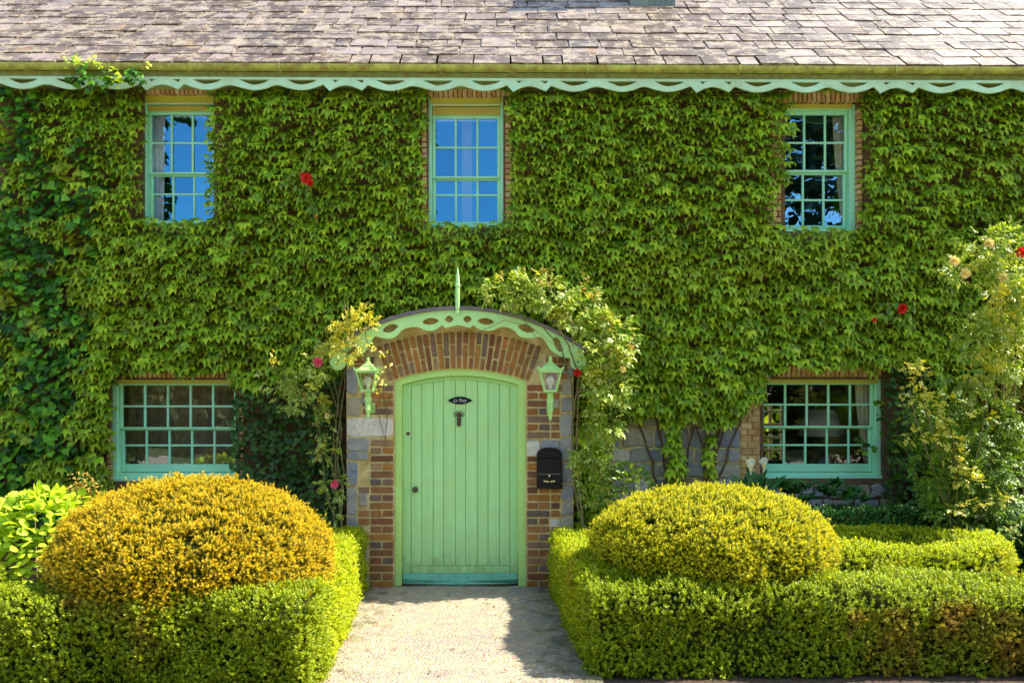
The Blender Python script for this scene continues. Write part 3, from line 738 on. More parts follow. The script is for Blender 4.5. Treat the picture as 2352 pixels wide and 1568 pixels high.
# stones
def pst(x0, x1, y0, y1, mat='stone', j=2.0, proud=.02):
    pts = []
    c = [(x0,y1),(x1,y1),(x1,y0),(x0,y0)]
    for q in range(4):
        a, e = c[q], c[(q+1) % 4]
        for t in (.12, .5, .88): pts.append((X8(a[0]+(e[0]-a[0])*t+random.uniform(-j,j)*.6), Z8(a[1]+(e[1]-a[1])*t+random.uniform(-j,j)*.6)))
    stone(porch, pts, .014-proud-random.uniform(0,.008), .05, M[mat], .010)
pst(796, 903, 959, 1003, 'pale', .8)
for a in ((797,828,912,956), (797,820,849,905), (830,846,906,926), (797,847,1006,1036), (797,845,1038,1056), (797,820,1060,1118), (797,820,1121,1182), (824,843,1132,1162), (797,820,1186,1240), (797,846,1243,1290), (797,846,1294,1346)): pst(*a)
for a in ((1288,1315,845,872), (1290,1315,876,906), (1289,1315,912,945), (1287,1313,950,1002), (1262,1286,916,938)): pst(*a)
pst(1210, 1240, 1012, 1048, 'pale', 1); pst(1242, 1286, 1010, 1030, 'stone')
for a in ((1286,1316,1006,1060), (1290,1315,1064,1108), (1289,1315,1112,1150), (1291,1316,1154,1182), (1289,1316,1186,1230), (1289,1315,1234,1290), (1289,1315,1294,1346)): pst(*a)
pst(1264, 1286, 1192, 1212, 'pale')
# door frame, door
DD = 8.05
Xd = lambda p: WX(p, DD); Zd = lambda p: WZ(p, DD)
fo = [(Xd(905.5), .012)] + [(Xd(905.5), Zd(875))] + arc(AX*DD/8, Zd(846)-R_in*DD/8, R_in*DD/8, -ah, ah, 20)[1:-1] + [(Xd(1208.5), Zd(875)), (Xd(1208.5), .012)]
Ri = ((134**2+21**2)/(42))*DD/F; ai = math.asin(134*DD/F/Ri)
AXd = WX(1057, DD)
inner = [(Xd(1191), .012), (Xd(1191), Zd(883))] + arc(AXd, Zd(862)-Ri, Ri, ai, -ai, 20)[1:-1] + [(Xd(923), Zd(883)), (Xd(923), .012)]
flat_board('door_frame', fo + inner, [], .075, .09, M['frame'], porch, .004)
door_in = [(x, z) for x, z in inner]
dface = .105
shrink = lambda pts, k: [(AXd+(x-AXd)*(1-k), z-(.004 if z > 1 else -.03)) for x, z in pts]
door = flat_board('door', shrink(door_in, .006), [], dface+.03, .03, M['door'], porch, .002)
def arc_z(x, py_apex, R): return Zd(py_apex) - R + math.sqrt(max(0, R*R - (x-AXd)**2))
gr = [943, 967.5, 994, 1018, 1045, 1069, 1096, 1120.5, 1147, 1171]
for i in range(9):
    a, c = Xd(gr[i])+.0028, Xd(gr[i+1])-.0028
    pts = [(a, Zd(1301)), (c, Zd(1301)), (c, arc_z(c, 872, Ri)-.003), ((a+c)/2, arc_z((a+c)/2, 872, Ri)-.003), (a, arc_z(a, 872, Ri)-.003)]
    b = MB(); b.prism(pts, dface-.002, dface+.022, .003); b.build('plank', M['door'], door)
for (a, c) in ((923.8, 942.4), (1171.6, 1190.2)):
    x0_, x1_ = Xd(a), Xd(c); pts = [(x0_, .05), (x1_, .05), (x1_, arc_z(x1_, 863.5, Ri)), (x0_, arc_z(x0_, 863.5, Ri))]
    b = MB(); b.prism(pts, dface-.006, dface+.02, .003); b.build('stile', M['door'], door)
xa, xb = Xd(943.2), Xd(1170.8)
tr = [(xa+(xb-xa)*i/16, arc_z(xa+(xb-xa)*i/16, 872, Ri)) for i in range(17)] + [(xb-(xb-xa)*i/16, arc_z(xb-(xb-xa)*i/16, 864, Ri)) for i in range(17)]
flat_board('top_rail', tr, [], dface+.006, .022, M['door'], door, .002)
b = MB(); b.box(xa, xb, dface-.006, dface+.02, Zd(1318), Zd(1302), .003); b.build('bottom_rail', M['door'], door)
b = MB(); x0_, x1_ = Xd(925), Xd(1189); z0_, z1_ = Zd(1344), Zd(1318)
b.add([(x0_,dface-.01,z0_+.02),(x1_,dface-.01,z0_+.02),(x1_,dface-.045,z0_+.014),(x0_,dface-.045,z0_+.014),(x0_,dface-.045,z0_),(x1_,dface-.045,z0_),(x0_,dface-.016,z1_),(x1_,dface-.016,z1_),(x0_,dface-.03,z1_-.05),(x1_,dface-.03,z1_-.05),(x0_,dface+.0,z0_),(x1_,dface+.0,z0_),(x0_,dface,z1_),(x1_,dface,z1_)],
      [(4,5,3,2),(2,3,9,8),(8,9,7,6),(6,7,13,12),(4,5,11,10),(4,2,8,6,12,10),(5,11,13,7,9,3),(10,11,13,12)])
b.build('weatherboard', M['kick'], door)
def disc(name, px, py, r, y, mat, parent, depth=.02, dd=DD):
    b = MB(); n = 20; c = (WX(px, dd), WZ(py, dd)); V = []
    for (rr, yy) in ((1, y), (1, y-depth*.5), (.8, y-depth), (.4, y-depth*1.15)):
        V += [(c[0]+r*rr*math.cos(2*math.pi*k/n), yy, c[1]+r*rr*math.sin(2*math.pi*k/n)) for k in range(n)]
    Fs = [(i*n+k, i*n+(k+1)%n, (i+1)*n+(k+1)%n, (i+1)*n+k) for i in range(3) for k in range(n)] + [tuple(3*n+k for k in range(n))]
    b.add(V, Fs); return b.build(name, mat, parent, smooth=True)
disc('lock', 936, 996, .017, dface-.004, M['bronze'], door, .01)
disc('door_knob', 952.5, 1125, .027, dface-.002, M['bronze'], door, .05)
# name plate: pointed oval with a white script word
b = MB(); b.m = 0
cxp, czp = Xd(1056), Zd(919.5); hw, hh = .116, .036
pl = [(cxp - hw + 2*hw*i/14, czp - hh*(1-((i-7)/7)**2)) for i in range(15)] + [(cxp + hw - 2*hw*i/14, czp + hh*(1-((i-7)/7)**2)) for i in range(1, 14)]
plate = MB(); plate.prism(pl, dface-.018, dface-.004, .004); plate = plate.build('name_plate', M['black'], door)
tc = bpy.data.curves.new('lettering', 'FONT'); tc.body = 'La Tory'; tc.size = .042; tc.shear = .45; tc.align_x = 'CENTER'; tc.align_y = 'CENTER'; tc.extrude = .0012; tc.space_character = .92; tc.offset = -.0003
txt = curve_mesh('lettering', tc, dface-.020, M['white'], None, tf=lambda x, y: (x + cxp - .004, y + czp))
me = plate.data; me.materials.append(M['white'])
bm = bmesh.new(); bm.from_mesh(me); nf = len(bm.faces); bm.from_mesh(txt.data); bm.faces.ensure_lookup_table()
for f in bm.faces[nf:]: f.material_index = 1
bm.to_mesh(me); bm.free(); bpy.data.objects.remove(txt)
# pineapple-shaped door knocker
b = MB(); kx = Xd(1053.5); kz = Zd(976)
b.lathe((kx, dface-.014, kz), [(.010,-.012),(.018,-.008),(.020,.01),(.018,.04),(.016,.07),(.012,.085)], 12, sy=.7)
for k in range(9):
    for q in range(4):
        a = q*math.pi/3 + (k % 2)*.5 - 1.6; b.lathe((kx+.017*math.sin(a), dface-.014-.015*math.cos(a), kz-.002+k*.0085), [(.001,-.004),(.005,0),(.001,.004)], 5)
for a in (-92, -60, -20, 20, 60, 92):
    t = math.radians(a); l = .050 if abs(a) > 90 else .066
    b.tube([(kx, dface-.016, kz+.083), (kx+.45*l*math.sin(t), dface-.022, kz+.087+.5*l*math.cos(t)), (kx+l*math.sin(t), dface-.016, kz+.083+l*math.cos(t)*.85)], .010, 5, .002)
b.build('knocker', M['bronze'], door)
b = MB(); b.box(Xd(906), Xd(1208), .03, .4, -.01, .016); b.build('threshold', M['darkwood'], porch)
# canopy
DCN = 7.80; yC = DCN-8
def cp(x, y):   # from the zoomed plan of the porch to x-z at the board's depth
    return (WX(752.6+.26*x, DCN), WZ(696+.26*y, DCN))
Rk = ((291**2+96**2)/(2*96))
def kz_out(px): return 712 + Rk - math.sqrt(Rk*Rk - (px-1052)**2)
low_keys = [(150,480),(200,478),(262,465),(330,420),(372,350),(400,305,'c'),(420,290),(480,303),(540,311),(600,292),(650,240),(700,216),(780,208),(840,228),(890,242),(950,232),(1012,190,'c'),(1040,218,'c'),(1100,203),(1150,192),(1210,203),(1252,220,'c'),(1284,190,'c'),(1340,228),(1400,242),(1460,236),(1530,208),(1600,214),(1650,240),(1700,290),(1775,306),(1830,302),(1880,295),(1925,330),(1965,400),(2030,450),(2100,478),(2150,480)]
lowp = [cp(*p) for p in smooth_pts(low_keys, n=4)]
def circ(cx, cy, r, a0, a1, n=12): return [cp(cx+r*math.cos(math.radians(a0+(a1-a0)*i/n)), cy+r*math.sin(math.radians(a0+(a1-a0)*i/n))) for i in range(n+1)]
rightd = circ(2215, 522, 67, 200, -50, 14); leftd = circ(90, 522, 67, 230, -20, 14)
up = [(WX(p, DCN), WZ(kz_out(p), DCN)) for p in [1338-(1338-766)*i/44 for i in range(45)]]
outerb = lowp + rightd + up + leftd
lens = lambda x0, x1, y0, y1, tilt=0: [cp(x, y) for x, y in
        [(x0+(x1-x0)*i/8, (y0+y1)/2 - (y1-y0)*.72*math.sin(math.pi*i/8)**.7 + tilt*(i/8-.5)) for i in range(9)] +
        [(x1-(x1-x0)*i/8, (y0+y1)/2 + (y1-y0)*.62*math.sin(math.pi*i/8)**.8 - tilt*(i/8-.5)) for i in range(1, 8)]]
hl = [lens(475, 630, 195, 255, -40), lens(825, 990, 138, 190, -12), lens(1030, 1116, 118, 170), lens(1192, 1278, 118, 170), lens(1315, 1480, 138, 190, 12), lens(1675, 1835, 195, 255, 40),
      lens(1985, 2085, 325, 415, 90), lens(168, 262, 400, 455, -50),
      circ(2212, 518, 15, 0, 330, 10), circ(90, 518, 15, 0, 330, 10)]
canopy = flat_board('canopy_board', outerb, hl, yC+.012, .028, M['canopy'], porch, .005)
b = MB(); n = 48; V = []
for i in range(n+1):
    p = 760 + (1346-760)*i/n
    x = WX(p, DCN); z = WZ(kz_out(p), DCN)+.003
    V += [(x, yC-.03, z), (x, YW-.002, z), (x*1.004, YW-.002, z+.03), (x*1.004, yC-.03, z+.03)]
Fs = [(0,1,2,3), (4*n,4*n+3,4*n+2,4*n+1)]
for i in range(n):
    for k in range(4): Fs.append((4*i+k, 4*i+(k+1)%4, 4*i+4+(k+1)%4, 4*i+4+k))
b.add(V, Fs); b.build('canopy_roof', M['lead'], porch)
b = MB(); b.m = 0
b.lathe((WX(1051.5, DCN), yC-.02, WZ(722, DCN)), [(.018,0),(.021,.02),(.016,.04),(.021,.05),(.021,.17),(.019,.24),(.025,.25),(.025,.262),(.019,.27),(.018,.31),(.012,.36),(.002,.425)], 10)
b.build('finial', M['canopy'], porch)

# ------------------------------------------------------------------ lanterns, letter box
def lantern(px, py_top, s, label):
    d = 7.70; x = WX(px, d); y = d-8; z = WZ(py_top, d); s *= .98
    t = thing('wall_lantern', (x, 0, z-.5*s), label, 'wall lantern', 'green wall lanterns beside the door')
    # all heights below the top finial, in metres times s
    b = MB()
    q = math.pi/4
    b.lathe((x, y, z), [(.020*s,-.03*s),(.016*s,-.045*s),(.03*s,-.055*s)], 10)
    b.lathe((x, y, z), [(.001,0),(.014*s,-.008*s),(.016*s,-.02*s),(.012*s,-.032*s)], 10)
    b.lathe((x, y, z), [(.02*s,-.05*s),(.03*s,-.062*s),(.058*s,-.082*s),(.055*s,-.088*s)], 12)
    b.lathe((x, y, z), [(.07*s,-.088*s),(.148*s,-.125*s)], 4, q)
    b.build('lantern_roof', M['lantern'], t)
    b = MB()
    zt, zb = z-.135*s, z-.305*s; ht, hb = .088*s, .050*s
    def ring(zz, h, th): 
        for (ax, sx) in ((0,1),(0,-1),(1,1),(1,-1)):
            if ax: b.box(x+sx*h-th/2, x+sx*h+th/2, y-h-th/2, y+h+th/2, zz-th/2, zz+th/2)
            else: b.box(x-h+th/2, x+h-th/2, y+sx*h-th/2, y+sx*h+th/2, zz-th/2, zz+th/2)
    ring(zt, ht, .020*s); ring(zb, hb, .018*s)
    for sx in (-1, 1):
        for sy in (-1, 1):
            b.tube([(x+sx*ht, y+sy*ht, zt-.008), (x+sx*hb, y+sy*hb, zb+.008)], .009*s, 4)
            b.prism([(x+sx*(ht-.02*s), zt+.008*s), (x+sx*(ht+.022*s), zt+.008*s), (x+sx*(ht+.03*s), zt+.045*s)], y+sy*ht-.006, y+sy*ht+.006)
    b.build('lantern_frame', M['lantern'], t)
    for (sx, sy) in ((0,-1),(0,1),(1,0),(-1,0)):
        b = MB(); k = .985
        if sx == 0: b.add([(x-ht*k, y+sy*ht*k, zt), (x+ht*k, y+sy*ht*k, zt), (x+hb*k, y+sy*hb*k, zb), (x-hb*k, y+sy*hb*k, zb)], [(0,1,2,3)])
        else: b.add([(x+sx*ht*k, y-ht*k, zt), (x+sx*ht*k, y+ht*k, zt), (x+sx*hb*k, y+hb*k, zb), (x+sx*hb*k, y-hb*k, zb)], [(0,1,2,3)])
        b.build('pane', M['lglass'], t)
    b = MB(); b.lathe((x, y, zb+.01), [(.014*s,0),(.014*s,.03*s),(.020*s,.045*s),(.032*s,.075*s),(.034*s,.09*s),(.026*s,.112*s),(.004*s,.122*s)], 14); b.build('bulb', M['bulb'], t, smooth=True)
    b = MB(); z2 = zb-.01
    b.lathe((x, y, z2), [(.052*s,0),(.03*s,-.012*s),(.024*s,-.045*s),(.032*s,-.05*s),(.032*s,-.095*s),(.025*s,-.10*s),(.026*s,-.17*s),(.020*s,-.175*s),(.013*s,-.235*s),(.006*s,-.245*s)], 8)
    b.tube([(x, y+.01, z2-.13*s), (x, y+.15, z2-.16*s), (x, y+.296, z2-.15*s)], .012*s, 8, .012*s)
    b.tube([(x, y+.005, z2-.20*s), (x, y+.15, z2-.19*s), (x, y+.20, z2-.165*s)], .007*s, 6)
    b.box(x-.02*s, x+.02*s, y+.285, y+.306, z2-.20*s, z2-.10*s, .004)
    b.build('bracket', M['lantern'], t)
lantern(845, 819, 1.0, 'green lantern left of the door, rose shoots hanging over its roof')
lantern(1264, 817, 1.04, 'green lantern right of the door, above the black letter box')
t = thing('letter_box', (X8(1262), 0, Z8(1122)), 'black letter box with arched top and two brass slots on brick pier', 'letter box')
x0_, x1_ = WX(1233, 7.93), WX(1291, 7.93); zb_ = WZ(1122, 7.93)
xm = (x0_+x1_)/2; w2 = (x1_-x0_)/2
prof = [(x0_, zb_), (x1_, zb_), (x1_, WZ(1042, 7.93))] + [(xm + w2*.98*math.cos(a), WZ(1042, 7.93)+.056*math.sin(a)) for a in [math.pi*i/12 for i in range(1, 12)]] + [(x0_, WZ(1042, 7.93))]
b = MB(); b.prism(prof, -.07, -.003, .006); b.build('case', M['black'], t)
b = MB(); b.box(x0_+.008, x1_-.008, -.077, -.0695, WZ(1088, 7.93), WZ(1052, 7.93), .003); b.box(x0_-.002, x1_+.004, -.078, -.0695, zb_-.002, zb_+.035, .003)
b.prism([(x0_+.006, WZ(1050, 7.93)), (x1_-.006, WZ(1050, 7.93))] + [(xm+(w2-.006)*math.cos(a), WZ(1045, 7.93)+.045*math.sin(a)) for a in [math.pi*i/10 for i in range(1, 10)]], -.082, -.0695, .003)
b.build('flap', M['black'], t)
b = MB()
b.box(x0_+.01, x1_-.01, -.078, -.0765, WZ(1088.5, 7.93), WZ(1087.6, 7.93)); b.build('trim_line', solid('grey_edge', (.25,.25,.27,1), .4, 5, bstr=0), t)
b = MB()
for (a, e, rz) in ((-.052, -.006, -.16), (.006, .052, .16)):
    xc = xm+(a+e)/2; o = [(-.023, -.006), (.023, -.006), (.023, .006), (-.023, .006)]
    pts = [(xc+u*math.cos(rz)-v*math.sin(rz), WZ(1105, 7.93)+u*math.sin(rz)+v*math.cos(rz)) for u, v in o]; b.prism(pts, -.074, -.069, .001)
b.build('slot', M['brass'], t)
disc('keyhole', 1262, 1092, .011, -.069, M['brass'], t, .006, 7.93)

# room seen through the right ground floor window
t = thing('table_lamp', (2.95, 1.35, .62), 'table lamp with cream tapered shade behind the right ground floor window', 'lamp')
lx, ly = WX(1886, 9.3), 1.3
b = MB(); n = 28; z1_, z0_ = WZ(940, 9.3), WZ(1001, 9.3)
b.lathe((lx, ly, 0), [(.245, z0_), (.155, z1_), (.15, z1_-.002), (.24, z0_+.001)], n); b.build('lamp_shade', M['shade'], t, smooth=True)
b = MB(); b.lathe((lx, ly, 0), [(.10,.72),(.11,.75),(.17,.92),(.15,1.10),(.06,1.22),(.03,1.26),(.02,z0_+.1)], 18); b.build('lamp_base', M['ceramic'], t, smooth=True)
t = thing('side_table', (lx, ly, 0), 'dark side table under the table lamp inside the right window', 'table')
b = MB(); b.box(lx-.5, lx+.6, ly-.25, ly+.3, .67, .72, .005); b.build('table_top', M['darkwood'], t)
for sx in (-.45, .55):
    for sy in (-.2, .25): b = MB(); b.box(lx+sx-.025, lx+sx+.025, ly+sy-.025, ly+sy+.025, 0, .669); b.build('leg', M['darkwood'], t)
tr_ = thing('trellis', (3.9, 6.2, 0), 'sunlit wooden trellis outside the rear window, seen through the right ground floor room', 'trellis')
for i in range(7): b = MB(); xx = 3.45+i*.19; b.tube([(xx, 6.2, 0), (xx, 6.2, 1.95)], .032, 10); b.build('upright', M['palewood'], tr_)
for i in range(9): b = MB(); zz = .25+i*.21; b.tube([(3.4, 6.16, zz), (4.65, 6.15, zz)], .022, 10); b.build('rail', M['palewood'], tr_)
rf = MB(); x0_, x1_, z0_, z1_ = RO
rf.box(x0_, x0_+.04, 4.99, 5.05, z0_, z1_); rf.box(x1_-.04, x1_, 4.99, 5.05, z0_, z1_)
rear = rf.build('rear_window', M['wood'], cottage)
for zz in (z0_+.015, (z0_+z1_)/2, z1_-.015): q = MB(); q.box(x0_+.041, x1_-.041, 5.0, 5.04, zz-.014, zz+.014); q.build('glazing_bar', M['wood'], rear)

# ------------------------------------------------------------------ foliage machinery
def frames(along, normal):
    a = along/np.linalg.norm(along, axis=1, keepdims=True)
    n = normal - a*(np.sum(a*normal, axis=1, keepdims=True)); n /= (np.linalg.norm(n, axis=1, keepdims=True)+1e-9)
    x = np.cross(a, n)
    return np.stack([x, a, n], axis=2)          # columns
def cloud(name, Pn, R, S, TV, TF, mat, parent=None, smooth=False, tattr=None, stuff=True):
    n = len(Pn); k = len(TV)
    V = np.einsum('nij,kj->nki', R, TV)*S[:, None, None] + Pn[:, None, :]
    T = (TF[None] + (np.arange(n)*k)[:, None, None]).reshape(-1, TF.shape[1])
    t = None if tattr is None else np.tile(tattr, n)
    o = obj(name, np_mesh(name, V, T, mat, smooth, t), parent)
    if stuff: o['kind'] = 'stuff'
    return o
def leaves(parent, Pn, R, S, tpl, mat, nobj=300, pick=None, name='leaf', stuffname='foliage', t=None):
    """the leaves picked out become objects that share a mesh, the rest one mesh"""
    TV, TF = tpl; n = len(Pn)
    if n == 0: return
    idx = np.arange(n)
    sel = pick if pick is not None else rng.permutation(n)
    sel = sel[:nobj]
    if len(sel):
        me = np_mesh(name, TV, TF, mat, True, t)
        for i in sel:
            Mx = Matrix([[*(R[i][r]*S[i]), Pn[i][r]] for r in range(3)] + [[0,0,0,1]])
            inst(name, me, parent, Mx)
    rest = np.setdiff1d(idx, sel)
    if len(rest): cloud(stuffname, Pn[rest], R[rest], S[rest], TV, TF, mat, parent, True, t)
def tmpl(pts, tris, mirror=True, zf=lambda x, y: 0):
    """pts with x<=0; mirrored"""
    V = list(pts); T = list(tris)
    if mirror:
        mp = {}
        for i, (x, y) in enumerate(pts):
            if abs(x) < 1e-6: mp[i] = i
            else: mp[i] = len(V); V.append((-x, y))
        T += [(mp[a], mp[c], mp[b_]) for a, b_, c in tris]
    return np.array([(x, y, zf(x, y)) for x, y in V], float), np.array(T, int)
def bent(x, y):
    f = np.interp(y, [-.1, 0, .12, .35, .6, 1.0], [-.03, .0, .17, .33, .37, .33])
    return f - .32*abs(x)**1.3
BOSTON = tmpl([(0,.03),(0,.22),(0,.5),(0,.98),(-.18,-.06),(-.40,.04),(-.54,.62),(-.22,.36),(-.12,.60)],
              [(0,4,1),(4,5,1),(5,6,7),(5,7,1),(1,7,2),(2,7,8),(2,8,3)], zf=bent)
BOSTON = (BOSTON[0]*np.array([1.0,.92,1]), BOSTON[1])
BT = np.array([0,0,.1,1,.35,.5,1,.35,.5] + [.35,.5,1,.35,.5]); assert len(BT) == len(BOSTON[0])
ENGLISH = tmpl([(0,.0),(0,.35),(0,.9),(-.30,-.10),(-.50,.16),(-.40,.42),(-.22,.60)], [(0,3,1),(3,4,1),(4,5,1),(5,6,1),(6,2,1)], zf=lambda x, y: bent(x, y)*.7)
OVAL = tmpl([(0,0),(0,.5),(0,1),(-.20,.22),(-.25,.55),(-.14,.85)], [(0,3,1),(3,4,1),(4,5,1),(5,2,1)], zf=lambda x, y: -.45*y*y+.25*y+.35*abs(x))
BROAD = tmpl([(0,0),(0,.3),(0,.65),(0,1.02),(-.32,.02),(-.46,.28),(-.42,.60),(-.20,.86)], [(0,4,1),(4,5,1),(5,6,2),(5,2,1),(6,7,2),(7,3,2)], zf=lambda x, y: -.35*y*y+.3*y-.25*abs(x))
# small box leaf, and a whole shoot of them
def shoot(nleaf, length, leaf, width, spread, seed):
    r = np.random.default_rng(seed); V = []; T = []; ta = []
    for i in range(nleaf):
        h = length*(i/(nleaf-1)); a = i*2.4 + r.uniform(-.4,.4); el = spread*(1-.45*i/nleaf)
        d = np.array([math.cos(a)*math.sin(el), math.sin(a)*math.sin(el), math.cos(el)])
        side = np.cross(d, [0,0,1.0]); side /= np.linalg.norm(side)+1e-9
        up = np.cross(side, d)
        b0 = np.array([0,0,h]); b = len(V); L = leaf*r.uniform(.8,1.15)
        V += [b0, b0+d*L*.5+side*width*.5+up*width*.12, b0+d*L, b0+d*L*.5-side*width*.5+up*width*.12]
        T += [(b,b+1,b+2),(b,b+2,b+3)]
        tt = i/(nleaf-1); ta += [tt*.55, tt*.8+.1, tt*.8+.3, tt*.8+.1]
    return np.array(V), np.array(T), np.array(ta)
BOXS = [shoot(9, .024, .015, .0095, 1.2, s) for s in (1,2,3)]
def needle_sprig(n, length, nl, seed):
    r = np.random.default_rng(seed); V = []; T = []; ta = []
    for i in range(n):
        h = length*i/n; a = i*2.4+r.uniform(-.5,.5); el = 1.25-.8*i/n
        d = np.array([math.cos(a)*math.sin(el), math.sin(a)*math.sin(el), math.cos(el)])
        s_ = np.cross(d, [0,0,1.0]); s_ /= np.linalg.norm(s_)
        b0 = np.array([0,0,h]); b = len(V); L = nl*r.uniform(.75,1.15)
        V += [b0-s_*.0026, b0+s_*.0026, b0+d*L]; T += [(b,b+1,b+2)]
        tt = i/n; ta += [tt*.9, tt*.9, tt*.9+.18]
    return np.array(V), np.array(T), np.array(ta)
YEWS = [needle_sprig(18, .038, .0165, s) for s in (1,2,3)]
def nz(p, s, o=0): return noise.noise((p[0]*s+o, p[1]*s+o*1.7, p[2]*s-o))
def rand_unit(n):
    v = rng.normal(size=(n,3)); return v/np.linalg.norm(v, axis=1, keepdims=True)
def axis_frames(ax):
    ax = ax/np.linalg.norm(ax, axis=1, keepdims=True)
    h = rand_unit(len(ax)); x = h - ax*np.sum(h*ax, axis=1, keepdims=True); x /= np.linalg.norm(x, axis=1, keepdims=True)
    return np.stack([x, np.cross(ax, x), ax], axis=2)

# ------------------------------------------------------------------ climbers on the facade (plan in photo pixels on the wall)
def in_rect(x, y, r, m=0): return r[0]-m < x < r[1]+m and r[2]-m < y < r[3]+m
GLAZE = {'ul': (344,490,208,512), 'um': (984,1157,212,520), 'ur': (1806,1960,224,530), 'll': (270,545,868,1200), 'lr': (1752,2018,866,1200), 'fl': (-150,-1,215,505)}
def covered(x, y):
    n = noise.noise((x*.02, y*.02, 3))
    e = noise.noise((x*.05, y*.05, 9))*12
    if y < 213 + 8*n + (10 if 1180 < x < 1800 else 0) + (6 if noise.noise((x*.012, 0, 5)) > .1 else 0): return False
    for k, r in GLAZE.items():
        if in_rect(x, y, r, (7 if k in ('ul','ur') else 3.5)+e*.3): return False
    if in_rect(x, y, (1155, 1171, 300, 505), e*.3): return False       # bare yellow brick beside the windows
    if in_rect(x, y, (970, 985, 330, 520), e*.3) and n > -.1: return False
    if in_rect(x, y, (1766, 1800, 440, 530), e*.6): return False
    if in_rect(x, y, (1968, 1980, 300, 480), e*.2) and n > 0: return False
    for r in ((345, 530, 860, 870), (1788, 2005, 848, 868)):
        if in_rect(x, y, r, e*.8) and noise.noise((x*.03, 1, 2)) > -.25: return False
    if 795 < x < 1320 and y > 735 + 95*((x-1054)/280)**2: return False  # the porch stands here
    if 1395 < x < 1765 and y > 978 + 14*math.sin(x*.05) + e - max(0, x-1640)*.45: 
        return (abs(x-1543-5*math.sin(y*.06)) < 17+e*.4 or abs(x-1622-4*math.sin(y*.07)) < 8) and y < 1150
    return y < 1230
def species(x, y):
    n = noise.noise((x*.008, y*.008, 1))*90 + noise.noise((x*.03, y*.03, 1))*50
    if x < 235 + n - (100 if y < 330 else 0): return 'english' if not (noise.noise((x*.011, y*.02, 7)) > .12) else 'boston'
    if 545 < x < 800 and y > 905 + n*.25 - (x-560)*.12: return 'dark'
    if 2010 < x < 2110 and y > 850 + n*.2: return 'dark2'
    return 'boston'
lists = {'boston': [], 'english': [], 'dark': [], 'dark2': []}
def wallgrid(step_x, step_y, layer):
    y = 205
    while y < 1230:
        x = -40 + random.uniform(0, step_x)
        while x < 2400:
            px, py = x + random.uniform(-.45,.45)*step_x, y + random.uniform(-.45,.45)*step_y
            x += step_x
            if not covered(px, py): continue
            sp = species(px, py)
            if sp != 'boston' and layer == 0 and random.random() < .0: continue
            lists[sp].append((px, py, layer))
        y += step_y
wallgrid(10.2, 10.6, 1); wallgrid(17, 17, 0)
ivies = {
 'boston': (thing('boston_ivy', P(1500, 1150, DW), 'boston ivy with hanging three pointed leaves that covers most of the facade', 'creeper'), BOSTON, M['boston'], (.070, .128)),
 'english': (thing('english_ivy', P(100, 1200, DW), 'english ivy with rounded dark leaves climbing left of the ground floor window', 'ivy'), ENGLISH, M['english'], (.060, .10)),
 'dark': (thing('english_ivy', P(680, 1200, DW), 'dark small leaved ivy between the left ground floor window and the porch', 'ivy'), ENGLISH, M['dark_ivy'], (.05, .075)),
 'dark2': (thing('english_ivy', P(2060, 1130, DW), 'dark small leaved ivy along the right edge of the right ground floor window', 'ivy'), ENGLISH, M['dark_ivy'], (.05, .075)),
}
for k, L in lists.items():
    A = np.array(L); n = len(A)
    lump = np.array([.8*noise.noise((a[0]*.013, a[1]*.016, 4)) + .75*noise.noise((a[0]*.037, a[1]*.045, 8)) for a in A])
    low_edge = np.clip((A[:,1]-215)/40, 0, 1)
    out = np.where(A[:,2] == 1, .11+.20*np.clip(lump+.3, 0, 1.2), .03+.03*np.clip(lump+.3, 0, 1)) + rng.uniform(-.02,.045,n)
    out *= (.45+.55*low_edge)
    # thin out where the creeper is low so dark depth shows between the clumps
    keep = (A[:,2] == 0) | (lump > -.36) | (rng.uniform(size=n) < .32)
    A, lump, out = A[keep], lump[keep], out[keep]; n = len(A)
    d = DW - out
    Pn = np.stack([(A[:,0]-CX)*DW/F, d-8, EYE+(HY-A[:,1])*DW/F + .03], axis=1)
    tx = .45 if k == 'boston' else .75
    along = np.stack([rng.normal(0, .26 if k == 'boston' else .55, n), rng.normal(-.30,.20,n), -np.ones(n)], axis=1)
    norm = np.stack([rng.normal(0,.38,n), -np.ones(n), rng.normal(.35 if k == 'boston' else .15,.25,n)], axis=1)
    R = frames(along, norm)
    th, tpl, mt, (s0, s1) = ivies[k]
    S = rng.uniform(s0, s1, n)*np.where(A[:,2] == 1, 1, .85)*(1+.25*np.clip(-lump,-.5,.5))
    vis = (A[:,0] > 10) & (A[:,0] < 2340) & (A[:,2] == 1) & (A[:,1] < 1150) & (out > np.quantile(out, .6))
    pick = rng.permutation(np.nonzero(vis)[0])
    leaves(th, Pn, R, S, tpl, mt, 300, pick, t=BT if tpl is BOSTON else None)
# woody stems
def stems_on_wall(th, roots, mat, reach=(220, 1150), n=6):
    for (px, py) in roots:
        b = MB()
        for k in range(n):
            x, y = px + random.uniform(-6, 6), py; pts = []
            dx = random.uniform(-8, 8); L = random.uniform(.5, 1)
            while y > py - (py - reach[0])*L:
                if any(in_rect(x, y, q_, 10) for q_ in GLAZE.values()): break
                pts.append(P(x, y, DW-.025)); y -= 30; x += dx + random.uniform(-9, 9)
            if len(pts) > 2: b.tube(pts, .011, 5, .003)
        b.build('stem', mat, th)
stems_on_wall(ivies['boston'][0], [(1543, 1180), (1622, 1180), (620, 1180), (2120, 1180)], M['twig'])
stems_on_wall(ivies['english'][0], [(60, 1200), (180, 1200)], M['twig'])
stems_on_wall(ivies['dark'][0], [(690, 1200)], M['twig'], (900, 0), 4)
stems_on_wall(ivies['dark2'][0], [(2060, 1180)], M['twig'], (860, 0), 4)
